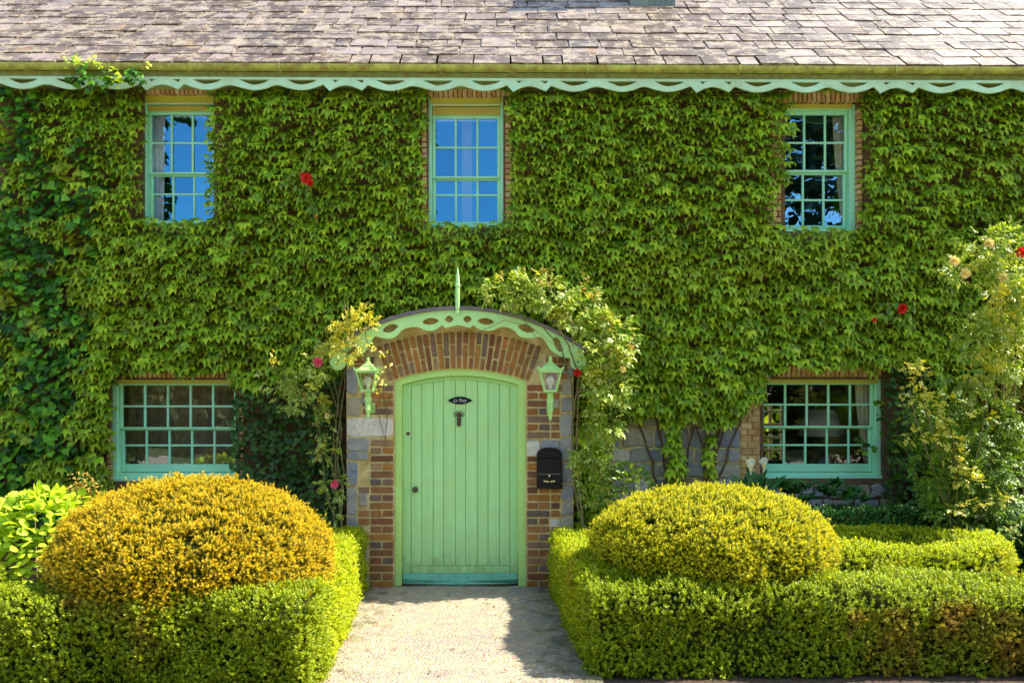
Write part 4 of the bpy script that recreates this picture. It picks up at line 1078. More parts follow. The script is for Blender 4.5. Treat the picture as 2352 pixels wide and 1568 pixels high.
# a loose spray of ivy over the gutter and a sprig across the window
def spray(th, pts, tpl, mat, size, n, spread=.05, sun=False, name='spray', orient='down'):
    c = np.array([list(p) for p in pts]); k = rng.integers(0, len(c), n)
    Pn = c[k] + rng.normal(0, spread, (n,3))
    al = np.stack([rng.normal(0,.6,n), rng.normal(-.3,.4,n), (-.7 if orient == 'down' else .2)*np.ones(n)+rng.normal(0,.4,n)], axis=1)
    nm = np.stack([rng.normal(.2,.5,n), -np.ones(n)*.6, np.ones(n)*.7+rng.normal(0,.3,n)], axis=1)
    cloud(name, Pn, frames(al, nm), rng.uniform(size[0], size[1], n), tpl[0], tpl[1], mat, th, True)
spray(ivies['english'][0], [P(x, y, 7.86) for x, y in ((155,138),(170,134),(185,142),(200,135),(215,133),(225,146),(262,160),(270,172),(262,184),(275,180),(340,147))], ENGLISH, M['hydr'], (.022,.038), 95, .020, name='gutter_shoots')
spray(ivies['english'][0], [P(x, y, 7.90) for x, y in ((165,180),(180,195),(195,175),(205,190),(215,205),(235,170),(300,170),(315,178),(240,190),(190,165))], ENGLISH, M['english'], (.05,.07), 110, .03, name='eaves_sprays')
spray(ivies['dark2'][0], [P(x, y, 8.30) for x, y in ((1975,1010),(1990,1022),(2003,1030),(1985,1035),(2015,1000),(2020,960),(2014,925))], ENGLISH, M['english'], (.05,.07), 26, .02, name='window_sprig')

# ------------------------------------------------------------------ roses
def petal_ball(px, py, d, r, mat, parent, name='flower'):
    c = np.array(P(px, py, d)); V = []; T = []
    for ring, (nr, el, rr) in enumerate(((3, 1.25, .35), (5, .85, .7), (7, .45, 1.0))):
        for i in range(nr):
            a = 2*math.pi*i/nr + ring*.7 + random.uniform(-.15,.15); da = math.pi/nr*1.25
            b0 = len(V)
            for (u, w) in ((0,0), (-1,.55), (0,.6), (1,.55), (-.8,1), (0,1.08), (.8,1)):
                ang = a + da*u*.8; rad = r*rr*(.15+.85*w) * (1 if w < 1 else random.uniform(.92,1.05)); out = r*(.55*math.sin(el)*w + .12*(3-ring)*w)
                V.append(c + np.array([rad*math.cos(ang), -out, rad*math.sin(ang)]))
            T += [(b0,b0+1,b0+2),(b0,b0+2,b0+3),(b0+1,b0+4,b0+5),(b0+1,b0+5,b0+2),(b0+2,b0+5,b0+6),(b0+2,b0+6,b0+3)]
    obj(name, np_mesh(name, np.array(V), np.array(T), mat, True), parent)
PIN = []
def pinnate(seed):
    """a rose leaf: five leaflets along a stalk (x lateral, y along, z normal)"""
    r = np.random.default_rng(seed); V = []; T = []
    tv, tf = tmpl([(0,0),(0,.5),(0,1),(-.22,.25),(-.27,.55),(-.12,.88)], [(0,3,1),(3,4,1),(4,5,1),(5,2,1)], zf=lambda x, y: -.4*y*y+.2*y+.3*abs(x))
    for (y0, sgn, ang, s) in ((.28,-1,1.0,.36),(.28,1,1.0,.36),(.58,-1,.85,.40),(.58,1,.85,.40),(.75,1,0,.45)):
        a = sgn*ang + r.uniform(-.15,.15); R = np.array([[math.cos(a), math.sin(a), 0], [-math.sin(a), math.cos(a), 0], [0,0,1]])
        v = (tv*s*r.uniform(.85,1.1)) @ R.T + np.array([0, y0, .1*y0]); b = len(V); V += list(v); T += [tuple(np.array(t)+b) for t in tf]
    V += [np.array((-.012,0,0)), np.array((.012,0,0)), np.array((0,.8,.08))]; T.append((len(V)-3, len(V)-2, len(V)-1))
    return np.array(V), np.array(T)
PIN = [pinnate(s) for s in range(4)]
def rose_mass(th, blobs, mat, size=(.07,.11), name='foliage', nobj=60, droop=-.1):
    """blobs: (px, py, rx, ry, depth, rdepth, count)"""
    Pl = []; out = []
    for (px, py, rx, ry, d, rd, n) in blobs:
        u = rand_unit(n)*(rng.uniform(.25,1,n)**.5)[:, None]
        c = np.array(P(px, py, d)); sc_ = np.array([rx*d/F, rd, ry*d/F])
        # leaves gather on twigs: snap two thirds of them towards random twig points
        tw = rand_unit(max(4, n//14))*(rng.uniform(.3,1.05,max(4, n//14))**.5)[:, None]
        k = rng.integers(0, len(tw), n); snap = rng.uniform(size=n) < .75
        u = np.where(snap[:, None], tw[k] + rng.normal(0,.13,(n,3)), u)
        Pl.append(c + u*sc_); out.append(u)
    Pn = np.concatenate(Pl); U = np.concatenate(out); n = len(Pn)
    al = U*.7 + np.stack([rng.normal(0,.5,n), rng.normal(-.3,.4,n), rng.normal(droop,.4,n)], axis=1)
    nm = np.stack([rng.normal(.15,.4,n), rng.normal(-.5,.3,n), np.ones(n)*.9], axis=1)
    R = frames(al, nm); S = rng.uniform(size[0], size[1], n)
    kind = rng.integers(0, 4, n)
    pick = rng.permutation(n)[:nobj]; mes = [np_mesh('leaf', tv, tf, mat, True) for tv, tf in PIN]
    for i in pick: inst('leaf', mes[kind[i]], th, Matrix([[*(R[i][r]*S[i]), Pn[i][r]] for r in range(3)] + [[0,0,0,1]]))
    rest = np.setdiff1d(np.arange(n), pick); VV = []; TT = []; b = 0
    for q in range(4):
        m_ = rest[kind[rest] == q]; tv, tf = PIN[q]
        V = np.einsum('nij,kj->nki', R[m_], tv)*S[m_][:, None, None] + Pn[m_][:, None, :]
        T = (tf[None] + (np.arange(len(m_))*len(tv))[:, None, None]).reshape(-1, 3) + b
        VV.append(V.reshape(-1,3)); TT.append(T); b += V.shape[0]*V.shape[1]
    o = obj(name, np_mesh(name, np.concatenate(VV), np.concatenate(TT), mat, True), th); o['kind'] = 'stuff'
def canes(th, paths, r=.007, mat='stem', name='cane', sag=6):
    for pts in paths:
        q = []
        for i in range(len(pts)-1):
            for k in range(6):
                t = k/6; q.append(P(pts[i][0]+(pts[i+1][0]-pts[i][0])*t+random.uniform(-1.6,1.6), pts[i][1]+(pts[i+1][1]-pts[i][1])*t, pts[i][2]+(pts[i+1][2]-pts[i][2])*t+random.uniform(-.006,.006)))
        q.append(P(*pts[-1])); b = MB(); b.tube(q, r, 6, r*.45); b.build(name, M[mat], th)

rose_r = thing('climbing_rose', P(1345, 1230, 7.7), 'climbing rose with pale leaves spilling over the right side of the door canopy', 'rose')
rose_mass(rose_r, [(1170,668,58,34,7.74,.10,110), (1260,672,56,34,7.72,.10,100), (1325,715,62,45,7.74,.12,150), (1392,785,56,60,7.72,.13,190), (1402,865,54,68,7.74,.13,190), (1372,850,24,60,7.9,.06,50),
                   (1388,950,48,58,7.76,.12,120), (1368,1030,38,58,7.80,.1,80), (1356,1110,30,58,7.82,.1,55), (1305,722,36,24,7.78,.06,30), (1225,648,22,14,7.7,.05,30)], M['rose'], (.075,.125), nobj=200)
canes(rose_r, [[(1342,1215,7.74),(1325,1150,7.80),(1312,1060,7.88),(1316,960,7.88),(1312,880,7.85),(1290,800,7.74),(1240,745,7.72),(1150,715,7.72)],
               [(1340,1215,7.72),(1332,1130,7.78),(1322,1040,7.82),(1330,900,7.78),(1360,820,7.72),(1390,760,7.68)],
               [(1316,960,7.84),(1330,860,7.78),(1300,780,7.74),(1240,690,7.72),(1190,650,7.70)],
               [(1330,900,7.78),(1390,880,7.72),(1440,850,7.68)], [(1360,820,7.72),(1420,800,7.66),(1455,790,7.66)], [(1330,760,7.72),(1280,700,7.7),(1255,640,7.7)]], .010)
canes(rose_r, [[(1085,770,7.76),(1160,735,7.75),(1220,752,7.75),(1270,790,7.75)], [(1190,712,7.74),(1212,748,7.74),(1232,775,7.74)], [(1340,980,7.76),(1370,1080,7.7),(1390,1120,7.7)], [(1270,700,7.74),(1310,760,7.72),(1318,800,7.74)]], .004)
petal_ball(1326, 856, 7.72, .035, M['red'], rose_r); petal_ball(1430, 848, 7.60, .030, M['yellow'], rose_r)
spray(rose_r, [P(x, y, 7.66) for x, y in ((1150,640),(1200,622),(1258,632),(1345,650),(1370,680),(1400,740),(1450,800),(1240,650))], OVAL, M['orange'], (.03,.05), 70, .03, orient='up', name='young_shoots')

rose_l = thing('climbing_rose', P(770, 1230, 7.85), 'climbing rose with bare canes and pink blooms left of the porch', 'rose')
rose_mass(rose_l, [(800,770,38,55,7.66,.10,150), (835,740,28,34,7.66,.08,70), (790,800,34,28,7.68,.08,60)], M['rosey'], (.05,.08), nobj=60)
rose_mass(rose_l, [(735,835,38,36,7.72,.10,110), (700,880,50,32,7.80,.10,90), (640,870,50,30,7.88,.08,60), (690,920,60,30,7.88,.08,90), (740,980,30,40,7.86,.08,45), (745,1035,30,36,7.9,.07,40), (760,1110,34,30,7.9,.07,45), (765,1170,22,30,7.9,.06,22)], M['rose'], (.05,.08), nobj=90, droop=-.3)
canes(rose_l, [[(785,1225,7.92),(772,1100,7.96),(784,980,7.98),(768,880,7.96),(740,845,7.9)], [(780,1225,7.9),(790,1080,7.95),(770,960,7.98),(788,860,7.9),(800,800,7.75),(798,700,7.7)], [(790,1225,7.9),(760,1060,7.95),(775,940,7.95),(745,850,7.86),(715,840,7.8)],
               [(765,1220,7.9),(772,1040,7.9),(790,900,7.92),(792,850,7.9)], [(770,960,7.95),(720,900,7.9),(640,860,7.86),(610,835,7.8)], [(776,1215,7.88),(745,1110,7.9),(735,1000,7.9),(728,900,7.88)], [(788,1130,7.9),(770,1040,7.92),(782,960,7.95)],
               [(762,800,7.74),(820,815,7.72),(838,830,7.7)], [(830,815,7.7),(800,770,7.7),(790,690,7.66)], [(850,820,7.7),(838,760,7.66),(842,720,7.64)]], .006)
canes(rose_l, [[(880,900,7.96),(890,960,7.97),(886,1010,7.97),(880,1040,7.975)], [(862,930,7.96),(878,985,7.97),(884,1010,7.97)], [(898,905,7.96),(886,950,7.97)]], .005)
for (x, y, r) in ((731, 832, .045), (769, 1111, .040)): petal_ball(x, y, 7.62 if y < 900 else 7.8, r, M['pink'], rose_l)
petal_ball(752, 955, 7.85, .025, M['yellow'], rose_l); petal_ball(700, 905, 7.8, .02, M['orange'], rose_l)
spray(rose_l, [P(x, y, 7.64) for x, y in ((870,880),(885,850),(862,800),(875,812),(880,895),(628,830),(720,890))], OVAL, M['rosey'], (.03,.05), 60, .03, orient='up', name='young_shoots')

red1 = thing('red_rose', P(705, 425, 8.1), 'single red rose blooming in the ivy between two upper windows', 'rose')
for (x, y, r) in ((705, 411, .052), (713, 420, .035), (697, 404, .028)): petal_ball(x, y, 8.02, r, M['red'], red1)
petal_ball(727, 496, 8.06, .018, M['red'], red1, 'bud')
spray(red1, [P(x, y, 8.06) for x, y in ((700,440),(715,448),(690,430),(725,470),(735,500),(712,486))], OVAL, M['rosed'], (.05,.08), 34, .025, name='foliage')
petal_ball(690, 398, 8.04, .014, M['orange'], red1, 'bud')
canes(red1, [[(690,400,8.04),(700,430,8.07)]], .004)
canes(red1, [[(707,424,8.06),(712,470,8.1),(722,500,8.1),(735,560,8.2)]], .004)
red2 = thing('red_rose', P(2070, 712, 8.0), 'red rose with a small bud in the creeper above the right ground floor window', 'rose')
for (x, y, r) in ((2071, 710, .046), (2075, 706, .03)): petal_ball(x, y, 8.0, r, M['red'], red2)
petal_ball(2008, 735, 8.05, .022, M['red'], red2, 'bud')
canes(red2, [[(2071,714,8.03),(2060,760,8.1),(2045,820,8.2)], [(2008,738,8.08),(2030,780,8.1),(2045,820,8.2)]], .004)
spray(red2, [P(x, y, 8.05) for x, y in ((2050,700),(2090,725),(2060,740),(2078,750),(2040,720))], OVAL, M['rosed'], (.05,.08), 40, .03, name='foliage')

rose_e = thing('rose_bush', P(2300, 1250, 7.4), 'tall rose bush with cream tinged leaves against the right edge of the facade', 'rose')
rose_mass(rose_e, [(2290,560,65,40,7.35,.14,200), (2200,610,42,34,7.4,.12,110), (2330,630,55,55,7.3,.16,230), (2300,760,70,50,7.3,.18,320), (2330,830,60,45,7.3,.18,230), (2240,780,45,30,7.35,.14,110), (2345,700,50,50,7.3,.15,200), (2280,900,40,25,7.3,.1,60), (2310,660,60,60,7.42,.14,200), (2300,800,70,60,7.42,.14,220)], M['rose'], (.055,.09), nobj=150)
rose_mass(rose_e, [(2310,690,30,40,7.2,.08,70), (2300,735,45,18,7.2,.08,40), (2250,845,50,22,7.25,.08,50)], M['rosey'], (.06,.09), nobj=40)
for (x, y, m_) in ((2215, 628, 'yellow'), (2302, 637, 'yellow'), (2343, 581, 'red'), (2270, 560, 'yellow'), (2190, 600, 'yellow')): petal_ball(x, y, 7.22, .045, M[m_], rose_e)
canes(rose_e, [[(2290,1230,7.6),(2300,1000,7.55),(2310,800,7.4),(2290,650,7.4),(2240,600,7.4)], [(2295,1230,7.6),(2330,950,7.5),(2335,700,7.35),(2310,560,7.3)]], .012)
rose_s = thing('rose_bush', P(2190, 1250, 7.3), 'upright rose bush with yellow tipped shoots right of the right ground floor window', 'rose')
rose_mass(rose_s, [(2140,1060,55,90,7.4,.18,220), (2210,1130,80,80,7.35,.2,330), (2280,1100,60,80,7.4,.2,200), (2200,1020,60,60,7.4,.16,160), (2290,1180,60,50,7.3,.16,140), (2130,960,35,50,7.4,.12,90), (2200,1190,90,40,7.4,.2,160), (2270,1000,70,80,7.5,.16,240), (2180,960,60,60,7.55,.14,160), (2320,1080,50,90,7.5,.16,200)], M['rosed'], (.07,.10), nobj=120)
tips = [(2112,905),(2118,870),(2140,930),(2080,905),(2160,960),(2190,1010),(2186,980),(2260,960),(2205,1060),(2225,1075),(2180,1045),(2170,920),(2100,1000),(2125,1000),(2240,1110),(2250,1150),(2215,1100),(2310,1140),(2185,1165),(2320,1230),(2100,840),(2115,850)]
rose_mass(rose_s, [(x, y, 22, 14, 7.14, .05, 15) for x, y in tips], M['rosey'], (.05,.075), nobj=80)
canes(rose_s, [[(2190,1235,7.4),(2170,1080,7.3),(2130,950,7.2),(2112,840,7.15)], [(2195,1235,7.4),(2150,1100,7.25),(2100,950,7.2),(2088,895,7.15)], [(2200,1235,7.4),(2195,1100,7.2),(2190,985,7.12)], [(2205,1235,7.4),(2230,1100,7.2),(2262,960,7.12)], [(2200,1235,7.4),(2260,1180,7.2),(2320,1130,7.15)]], .008)

# creeper with drooping bronze leaves at the right edge
maple = thing('virginia_creeper', P(2330, 1200, 7.7), 'drooping bronze green creeper hanging at the right edge below the cream tinged rose', 'creeper')
n = 900; u = rng.uniform(0, 1, n); v = rng.uniform(0, 1, n)
px = 2200 + 190*u; py = 850 + 330*v; keep = (py > 850 + (2300-px)*.25) & ((px > 2230 + 40*np.sin(py*.02)) | (py < 960))
px, py = px[keep], py[keep]; n = len(px)
d = 8.05 + rng.normal(0, .07, n) - .08*np.sin((py*.03)+(px*.02))
Pn = np.stack([(px-CX)*d/F, d-8, EYE+(HY-py)*d/F], axis=1)
R = frames(np.stack([rng.normal(-.35,.3,n), rng.normal(-.3,.2,n), -np.ones(n)], axis=1), np.stack([rng.normal(-.2,.35,n), -np.ones(n), np.full(n,.35)], axis=1))
leaves(maple, Pn, R, rng.uniform(.11,.16,n), (BOSTON[0]*np.array([.72,1.1,1]), BOSTON[1]), M['maple'], 260)
canes(maple, [[(2360,1210,7.9),(2350,1000,7.9),(2300,880,7.85)]], .01, 'twig', 'stem')

# ------------------------------------------------------------------ clipped box hedges
DENS = 3.2
def hedge(name, path, w, h, label, mat, closed=False, dens=1000, lump=.02, group='clipped box hedges in the front garden', hvar=.02, caps=True, cols=None):
    """a hedge swept along path (x, y) points; real shoots stand out of a solid leafy core"""
    pts = [Vector((p[0], p[1], 0)) for p in path]
    if closed: pts = pts + [pts[0]]
    base = sum(pts, Vector())/len(pts)
    t = thing(name, (base.x, base.y, 0), label, 'hedge', group)
    segs = [(pts[i], pts[i+1], (pts[i+1]-pts[i]).length) for i in range(len(pts)-1)]; Ltot = sum(s[2] for s in segs)
    rad = min(.09, w*.3)
    prof = 2*(h-rad) + (w-2*rad) + math.pi*rad
    dens *= DENS; n = int(dens*Ltot*prof)
    S_ = rng.uniform(0, Ltot, n); U_ = rng.uniform(0, prof, n); Pn = np.zeros((n,3)); Nn = np.zeros((n,3))
    cum = np.cumsum([0]+[s[2] for s in segs]); si = np.clip(np.searchsorted(cum, S_, side='right')-1, 0, len(segs)-1)
    tang = np.array([list((s[1]-s[0]).normalized()) for s in segs])
    # smooth tangents at nodes
    nodes_t = []
    for i in range(len(pts)):
        a = tang[i-1] if i > 0 else (tang[-1] if closed else tang[0]); b_ = tang[i] if i < len(segs) else (tang[0] if closed else tang[-1])
        v_ = a+b_; nodes_t.append(v_/np.linalg.norm(v_))
    nodes_t = np.array(nodes_t); A0 = np.array([list(p) for p in pts])
    f = (S_-cum[si])/np.array([s[2] for s in segs])[si]
    c = A0[si]*(1-f)[:,None] + A0[si+1]*f[:,None]; tg = nodes_t[si]*(1-f)[:,None] + nodes_t[si+1]*f[:,None]; tg /= np.linalg.norm(tg, axis=1, keepdims=True)
    side = np.stack([tg[:,1], -tg[:,0], np.zeros(n)], axis=1)
    def profile(u):
        if u < h-rad: return (w/2, u, 1, 0)
        u -= h-rad
        if u < math.pi/2*rad: a = u/rad; return (w/2-rad+rad*math.cos(a), h-rad+rad*math.sin(a), math.cos(a), math.sin(a))
        u -= math.pi/2*rad
        if u < w-2*rad: return (w/2-rad-u, h, 0, 1)
        u -= w-2*rad
        if u < math.pi/2*rad: a = math.pi/2+u/rad; return (-(w/2-rad)+rad*math.cos(a), h-rad+rad*math.sin(a), math.cos(a), math.sin(a))
        u -= math.pi/2*rad
        return (-w/2, max(0, h-rad-u), -1, 0)
    pr = np.array([profile(u) for u in U_])
    Pn = c + side*pr[:,0:1]; Pn[:,2] = pr[:,1]; Nn = side*pr[:,2:3]; Nn[:,2] = pr[:,3]
    if caps and not closed:
        for (e, tdir) in ((0, -1), (len(pts)-1, 1)):
            m = int(dens*w*h); q = np.zeros((m,3)); a = rng.uniform(-w/2, w/2, m)
            sd = np.array([nodes_t[e][1], -nodes_t[e][0], 0]); q = A0[e] + sd*a[:,None]; q[:,2] = rng.uniform(0, h-.01, m)
            nn = np.tile(nodes_t[e]*tdir, (m,1)); Pn = np.concatenate([Pn, q]); Nn = np.concatenate([Nn, nn])
    n = len(Pn)
    lm = np.array([nz(p, 2.2, 3)+.7*nz(p, 6, 5) + .5*nz(p, 14, 2) for p in Pn])
    big_ = np.array([nz(p, 1.3, 11) for p in Pn]); Pn = Pn + Nn*(lm*lump*1.7 + big_*lump*1.3 + rng.normal(-.006,.012,n))[:,None]; Pn[:,2] += hvar*np.array([nz(p, 1.1, 8) for p in Pn])*(Pn[:,2]/h)
    st = rng.uniform(size=n) < .01; Pn[st] += Nn[st]*rng.uniform(.01,.045,st.sum())[:,None]
    drop = (lm < -.5) & (rng.uniform(size=n) < .35); Pn, Nn = Pn[~drop], Nn[~drop]; n = len(Pn)
    ax = Nn*.9 + np.array([0,0,.75]) + rng.normal(0,.42,(n,3))
    R = axis_frames(ax); S = rng.uniform(.75,1.3,n)
    k = rng.integers(0, 3, n)
    VV, TT, b = [], [], 0
    for q in range(3):
        m_ = k == q; tv, tf, _ = BOXS[q]
        V = np.einsum('nij,kj->nki', R[m_], tv)*S[m_][:,None,None] + Pn[m_][:,None,:]
        VV.append(V.reshape(-1,3)); TT.append((tf[None]+(np.arange(m_.sum())*len(tv))[:,None,None]).reshape(-1,3)+b); b += V.shape[0]*V.shape[1]
    o = obj('foliage', np_mesh('foliage', np.concatenate(VV), np.concatenate(TT), mat), t); o['kind'] = 'stuff'
    # core
    b = MB(); m = len(pts); V = []; iw, ih = w/2-.05, h-.05
    for i in range(m):
        sd = Vector((nodes_t[i][1], -nodes_t[i][0], 0)); p = pts[i]
        ee = Vector(nodes_t[i])*(.03 if i == 0 else -.03) if (not closed and i in (0, m-1)) else Vector((0,0,0))
        V += [p+ee+sd*iw+Vector((0,0,-.02)), p+ee+sd*iw+Vector((0,0,ih-.05)), p+ee+sd*(iw-.05)+Vector((0,0,ih)), p+ee-sd*(iw-.05)+Vector((0,0,ih)), p+ee-sd*iw+Vector((0,0,ih-.05)), p+ee-sd*iw+Vector((0,0,-.02))]
    Fs = [(6*i+k, 6*i+k+1, 6*i+7+k, 6*i+6+k) for i in range(m-1) for k in range(5)] + [(0,1,2,3,4,5), tuple(6*(m-1)+k for k in range(6))]
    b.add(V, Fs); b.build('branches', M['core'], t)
    return t
hedge('box_hedge', [(-1.22, -2.62), (-2.2, -2.60), (-3.4, -2.62), (-4.6, -2.6)], .50, .55, 'front row of clipped box hedge at the lower left before the golden yew dome', M['boxfront'], dens=1500, lump=.03)
hedge('box_hedge', [(-1.42, -2.34), (-1.48, -1.2), (-1.555, -.05)], .40, .56, 'clipped box hedge along the left side of the path up to the porch', M['box'], dens=1500)
hedge('box_hedge', [(.50, -2.26), (1.8, -2.24), (3.2, -2.22), (4.4, -2.25), (5.4, -2.25)], .58, .53, 'front row of clipped box hedge at the lower right, partly browned', M['boxright'], dens=1400, lump=.03)
hedge('box_hedge', [(.665, -2.2), (.61, -1.2), (.56, -.2)], .38, .56, 'clipped box hedge along the right side of the path up to the porch', M['box'], dens=1500)
hedge('box_hedge', [(.78, -.05), (1.3, -.02), (2.2, .02)], .34, .58, 'short clipped box hedge at the foot of the climbing rose right of the porch', M['box'], dens=1100)
ringp = []
for i in range(26):
    a = 2*math.pi*i/26; ringp.append((2.72 + 1.0*abs(math.cos(a))**.7*(1 if math.cos(a) > 0 else -1), -1.10 + .43*abs(math.sin(a))**.8*(1 if math.sin(a) > 0 else -1)))
hedge('box_hedge', ringp, .30, .63, 'rounded hollow ring of clipped box hedge right of the yellow yew dome', M['box'], closed=True, dens=1300)
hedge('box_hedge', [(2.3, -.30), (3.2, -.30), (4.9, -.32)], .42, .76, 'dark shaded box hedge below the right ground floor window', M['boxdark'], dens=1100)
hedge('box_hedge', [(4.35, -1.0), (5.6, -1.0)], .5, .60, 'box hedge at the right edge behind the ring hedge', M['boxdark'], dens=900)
hedge('box_hedge', [(-4.6, -2.1), (-3.55, -2.08)], .30, .60, 'short box hedge at the left edge below the lime leaved shrub', M['boxfront'], dens=1200)

# ------------------------------------------------------------------ golden yew domes
def dome(c, r, label, mat, bumps=.055):
    t = thing('yew_dome', (c[0], c[1], 0), label, 'shrub', 'clipped golden yew domes')
    nt_ = 11000
    u = rand_unit(nt_); u = u[(u[:,2] > -.75)]
    n0 = len(u)
    lm = np.array([nz(p*1.0, 2.0, 1)*1.0 + .6*nz(p, 5, 3) + .5*nz(p, 11, 7) for p in u])
    Rr = np.array(r)
    keep_ = (lm > -.55) | (rng.uniform(size=n0) < .35); u, lm = u[keep_], lm[keep_]; n0 = len(u)
    base = np.array(c) + u*Rr*(1+bumps*lm)[:,None]
    nrm = u/Rr; nrm /= np.linalg.norm(nrm, axis=1, keepdims=True)
    k = 6; Pn = np.repeat(base, k, axis=0) + rng.normal(0,.013,(n0*k,3)); Nn = np.repeat(nrm, k, axis=0); tuft = np.repeat(rng.normal(0,.5,(n0,3)), k, axis=0)
    n = len(Pn)
    st = rng.uniform(size=n) < .012; Pn[st] += Nn[st]*rng.uniform(.015,.06,st.sum())[:,None]
    ax = Nn*1.0 + np.array([0,0,.55]) + tuft + rng.normal(0,.6,(n,3))
    Pn = Pn - Nn*np.repeat(rng.uniform(0,.075,n0)**1.2*1.3, k)[:,None]
    R = axis_frames(ax); S = rng.uniform(.7,1.15,n)
    kk = rng.integers(0,3,n); VV, TT, TA, b = [], [], [], 0
    for q in range(3):
        m_ = kk == q; tv, tf, ta = YEWS[q]
        V = np.einsum('nij,kj->nki', R[m_], tv)*S[m_][:,None,None] + Pn[m_][:,None,:]
        VV.append(V.reshape(-1,3)); TT.append((tf[None]+(np.arange(m_.sum())*len(tv))[:,None,None]).reshape(-1,3)+b); TA.append(np.tile(ta, m_.sum())); b += V.shape[0]*V.shape[1]
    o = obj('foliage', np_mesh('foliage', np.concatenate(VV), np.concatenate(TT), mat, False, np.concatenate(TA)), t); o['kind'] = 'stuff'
    b = MB(); pr = [(math.sin(a)*r[0]*.93, -math.cos(a)*r[2]*.93) for a in [.3+(math.pi-.31)*i/16 for i in range(17)]]
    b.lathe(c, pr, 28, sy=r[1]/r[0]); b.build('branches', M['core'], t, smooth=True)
    b = MB(); b.tube([(c[0], c[1], -.05), (c[0]+.02, c[1], c[2])], .07, 8, .05); b.build('trunk', M['twig'], t)
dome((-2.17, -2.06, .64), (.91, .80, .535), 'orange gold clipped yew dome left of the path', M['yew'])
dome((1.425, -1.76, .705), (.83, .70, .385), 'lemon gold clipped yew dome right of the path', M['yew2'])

# ------------------------------------------------------------------ lime leaved shrub, small plants
hy = thing('hydrangea', (-3.55, -1.45, 0), 'lime green broad leaved shrub behind the left hedge at the left edge', 'shrub')
n = 900; u = rand_unit(n); u[:,1] = -np.abs(u[:,1])*.9; u[:,2] = np.abs(u[:,2])*1.2-.5
Pn = np.array([-3.50, -1.40, .68]) + u*np.array([.66,.5,.56])*rng.uniform(.75,1.02,n)[:,None]
R = frames(u*.9 + np.stack([rng.normal(0,.5,n), rng.normal(-.2,.4,n), rng.normal(-.1,.5,n)], axis=1), np.stack([rng.normal(.1,.4,n), rng.normal(-.6,.3,n), np.ones(n)*.9], axis=1))
leaves(hy, Pn, R, rng.uniform(.05,.085,n), BROAD, M['hydr'], 300)
b = MB()
for k in range(12): a = random.uniform(0, 6.28); b.tube([(-3.6, -1.35, 0), (-3.6+.2*math.cos(a), -1.35+.15*math.sin(a), .4), (-3.6+.42*math.cos(a), -1.35+.34*math.sin(a), .85)], .008, 5, .004)
b.build('stem', M['stem'], hy)
sp_ = thing('berberis', P(180, 1180, 7.0), 'small bush with orange tipped shoots between lime shrub and orange gold dome', 'shrub')
spray(sp_, [P(x, y, 7.0) for x in range(160, 226, 9) for y in range(1092 + abs(x-180)//2, 1180, 14)], OVAL, M['orange'], (.022,.036), 260, .025, orient='up', name='foliage')
canes(sp_, [[(190,1250,7.0),(180,1160,7.0),(172,1095,7.0)], [(195,1250,7.0),(205,1150,7.0),(215,1110,7.0)]], .005, 'twig', 'stem')

calla = thing('calla_lily', P(1725, 1180, 7.75), 'calla lily with two white blooms before the right ground floor window', 'flower')
def spathe(px, py, d, s, yaw):
    c = P(px, py, d); V = []; n = 14; m = 7
    for j in range(m):
        t_ = j/(m-1)
        for i in range(n+1):
            a = -math.pi + 2*math.pi*i/n + math.pi/2; r = s*(.06 + .34*t_**2); lip = t_**3*(.35*math.cos(a-math.pi/2+math.pi)*0 + .45*max(0, math.sin(a)))
            V.append(c + Vector((r*math.cos(a)*math.cos(yaw) - (r*math.sin(a))*math.sin(yaw)*.3, -r*math.sin(a)*.7, s*(t_*.9 + lip*.9))))
    Fs = [(j*(n+1)+i, j*(n+1)+i+1, (j+1)*(n+1)+i+1, (j+1)*(n+1)+i) for j in range(m-1) for i in range(n)]
    o = obj('bloom', py_mesh('bloom', V, Fs, M['spathe'], True), calla)
    b = MB(); b.lathe((c.x, c.y-.01, c.z+s*.25), [(.008,0),(.010,s*.3),(.003,s*.6)], 8); b.build('spadix', M['yellow'], o)
    canes(calla, [[(px-3, 1190, d+.02), (px-2, py+30, d), (px, py, d)]], .008, 'rosed_stem', 'stem')
M['rosed_stem'] = solid('green_stem', (.08,.18,.03,1), .6, 20, bstr=0)
spathe(1724, 1090, 7.7, .115, .3); spathe(1754, 1084, 7.75, .105, -.3); 
def blade_plant(th, px, py, d, n, L, W, mat, name='leaf', lean=.5, up=1.0):
    tv, tf = tmpl([(0,0),(0,.35),(0,.7),(0,1),(-.5,.3),(-.45,.6),(-.2,.88)], [(0,4,1),(4,5,2),(4,2,1),(5,6,2),(6,3,2)], zf=lambda x, y: -.25*y*y+.2*abs(x))
    tv = tv*np.array([W/L,1,1]); c = np.array(P(px, py, d))
    a = rng.uniform(0, 2*math.pi, n); al = np.stack([np.cos(a)*lean*rng.uniform(.4,1.3,n), np.sin(a)*lean*.7, np.full(n, up)], axis=1)
    nm = -al*.2 + np.stack([-np.cos(a), -np.abs(np.sin(a))-.4, np.full(n,.8)], axis=1)
    R = frames(al, nm); S = rng.uniform(.7,1.1,n)*L; me = np_mesh(name, tv, tf, mat, True)
    for i in range(n):
        p = c + rng.normal(0,.012,3); inst(name, me, th, Matrix([[*(R[i][r]*S[i]), p[r]] for r in range(3)] + [[0,0,0,1]]))
for q in range(5): blade_plant(calla, 1705+q*14, 1160, 7.72+.03*(q % 2), 5, .30, .12, M['rhodo'], lean=.35)
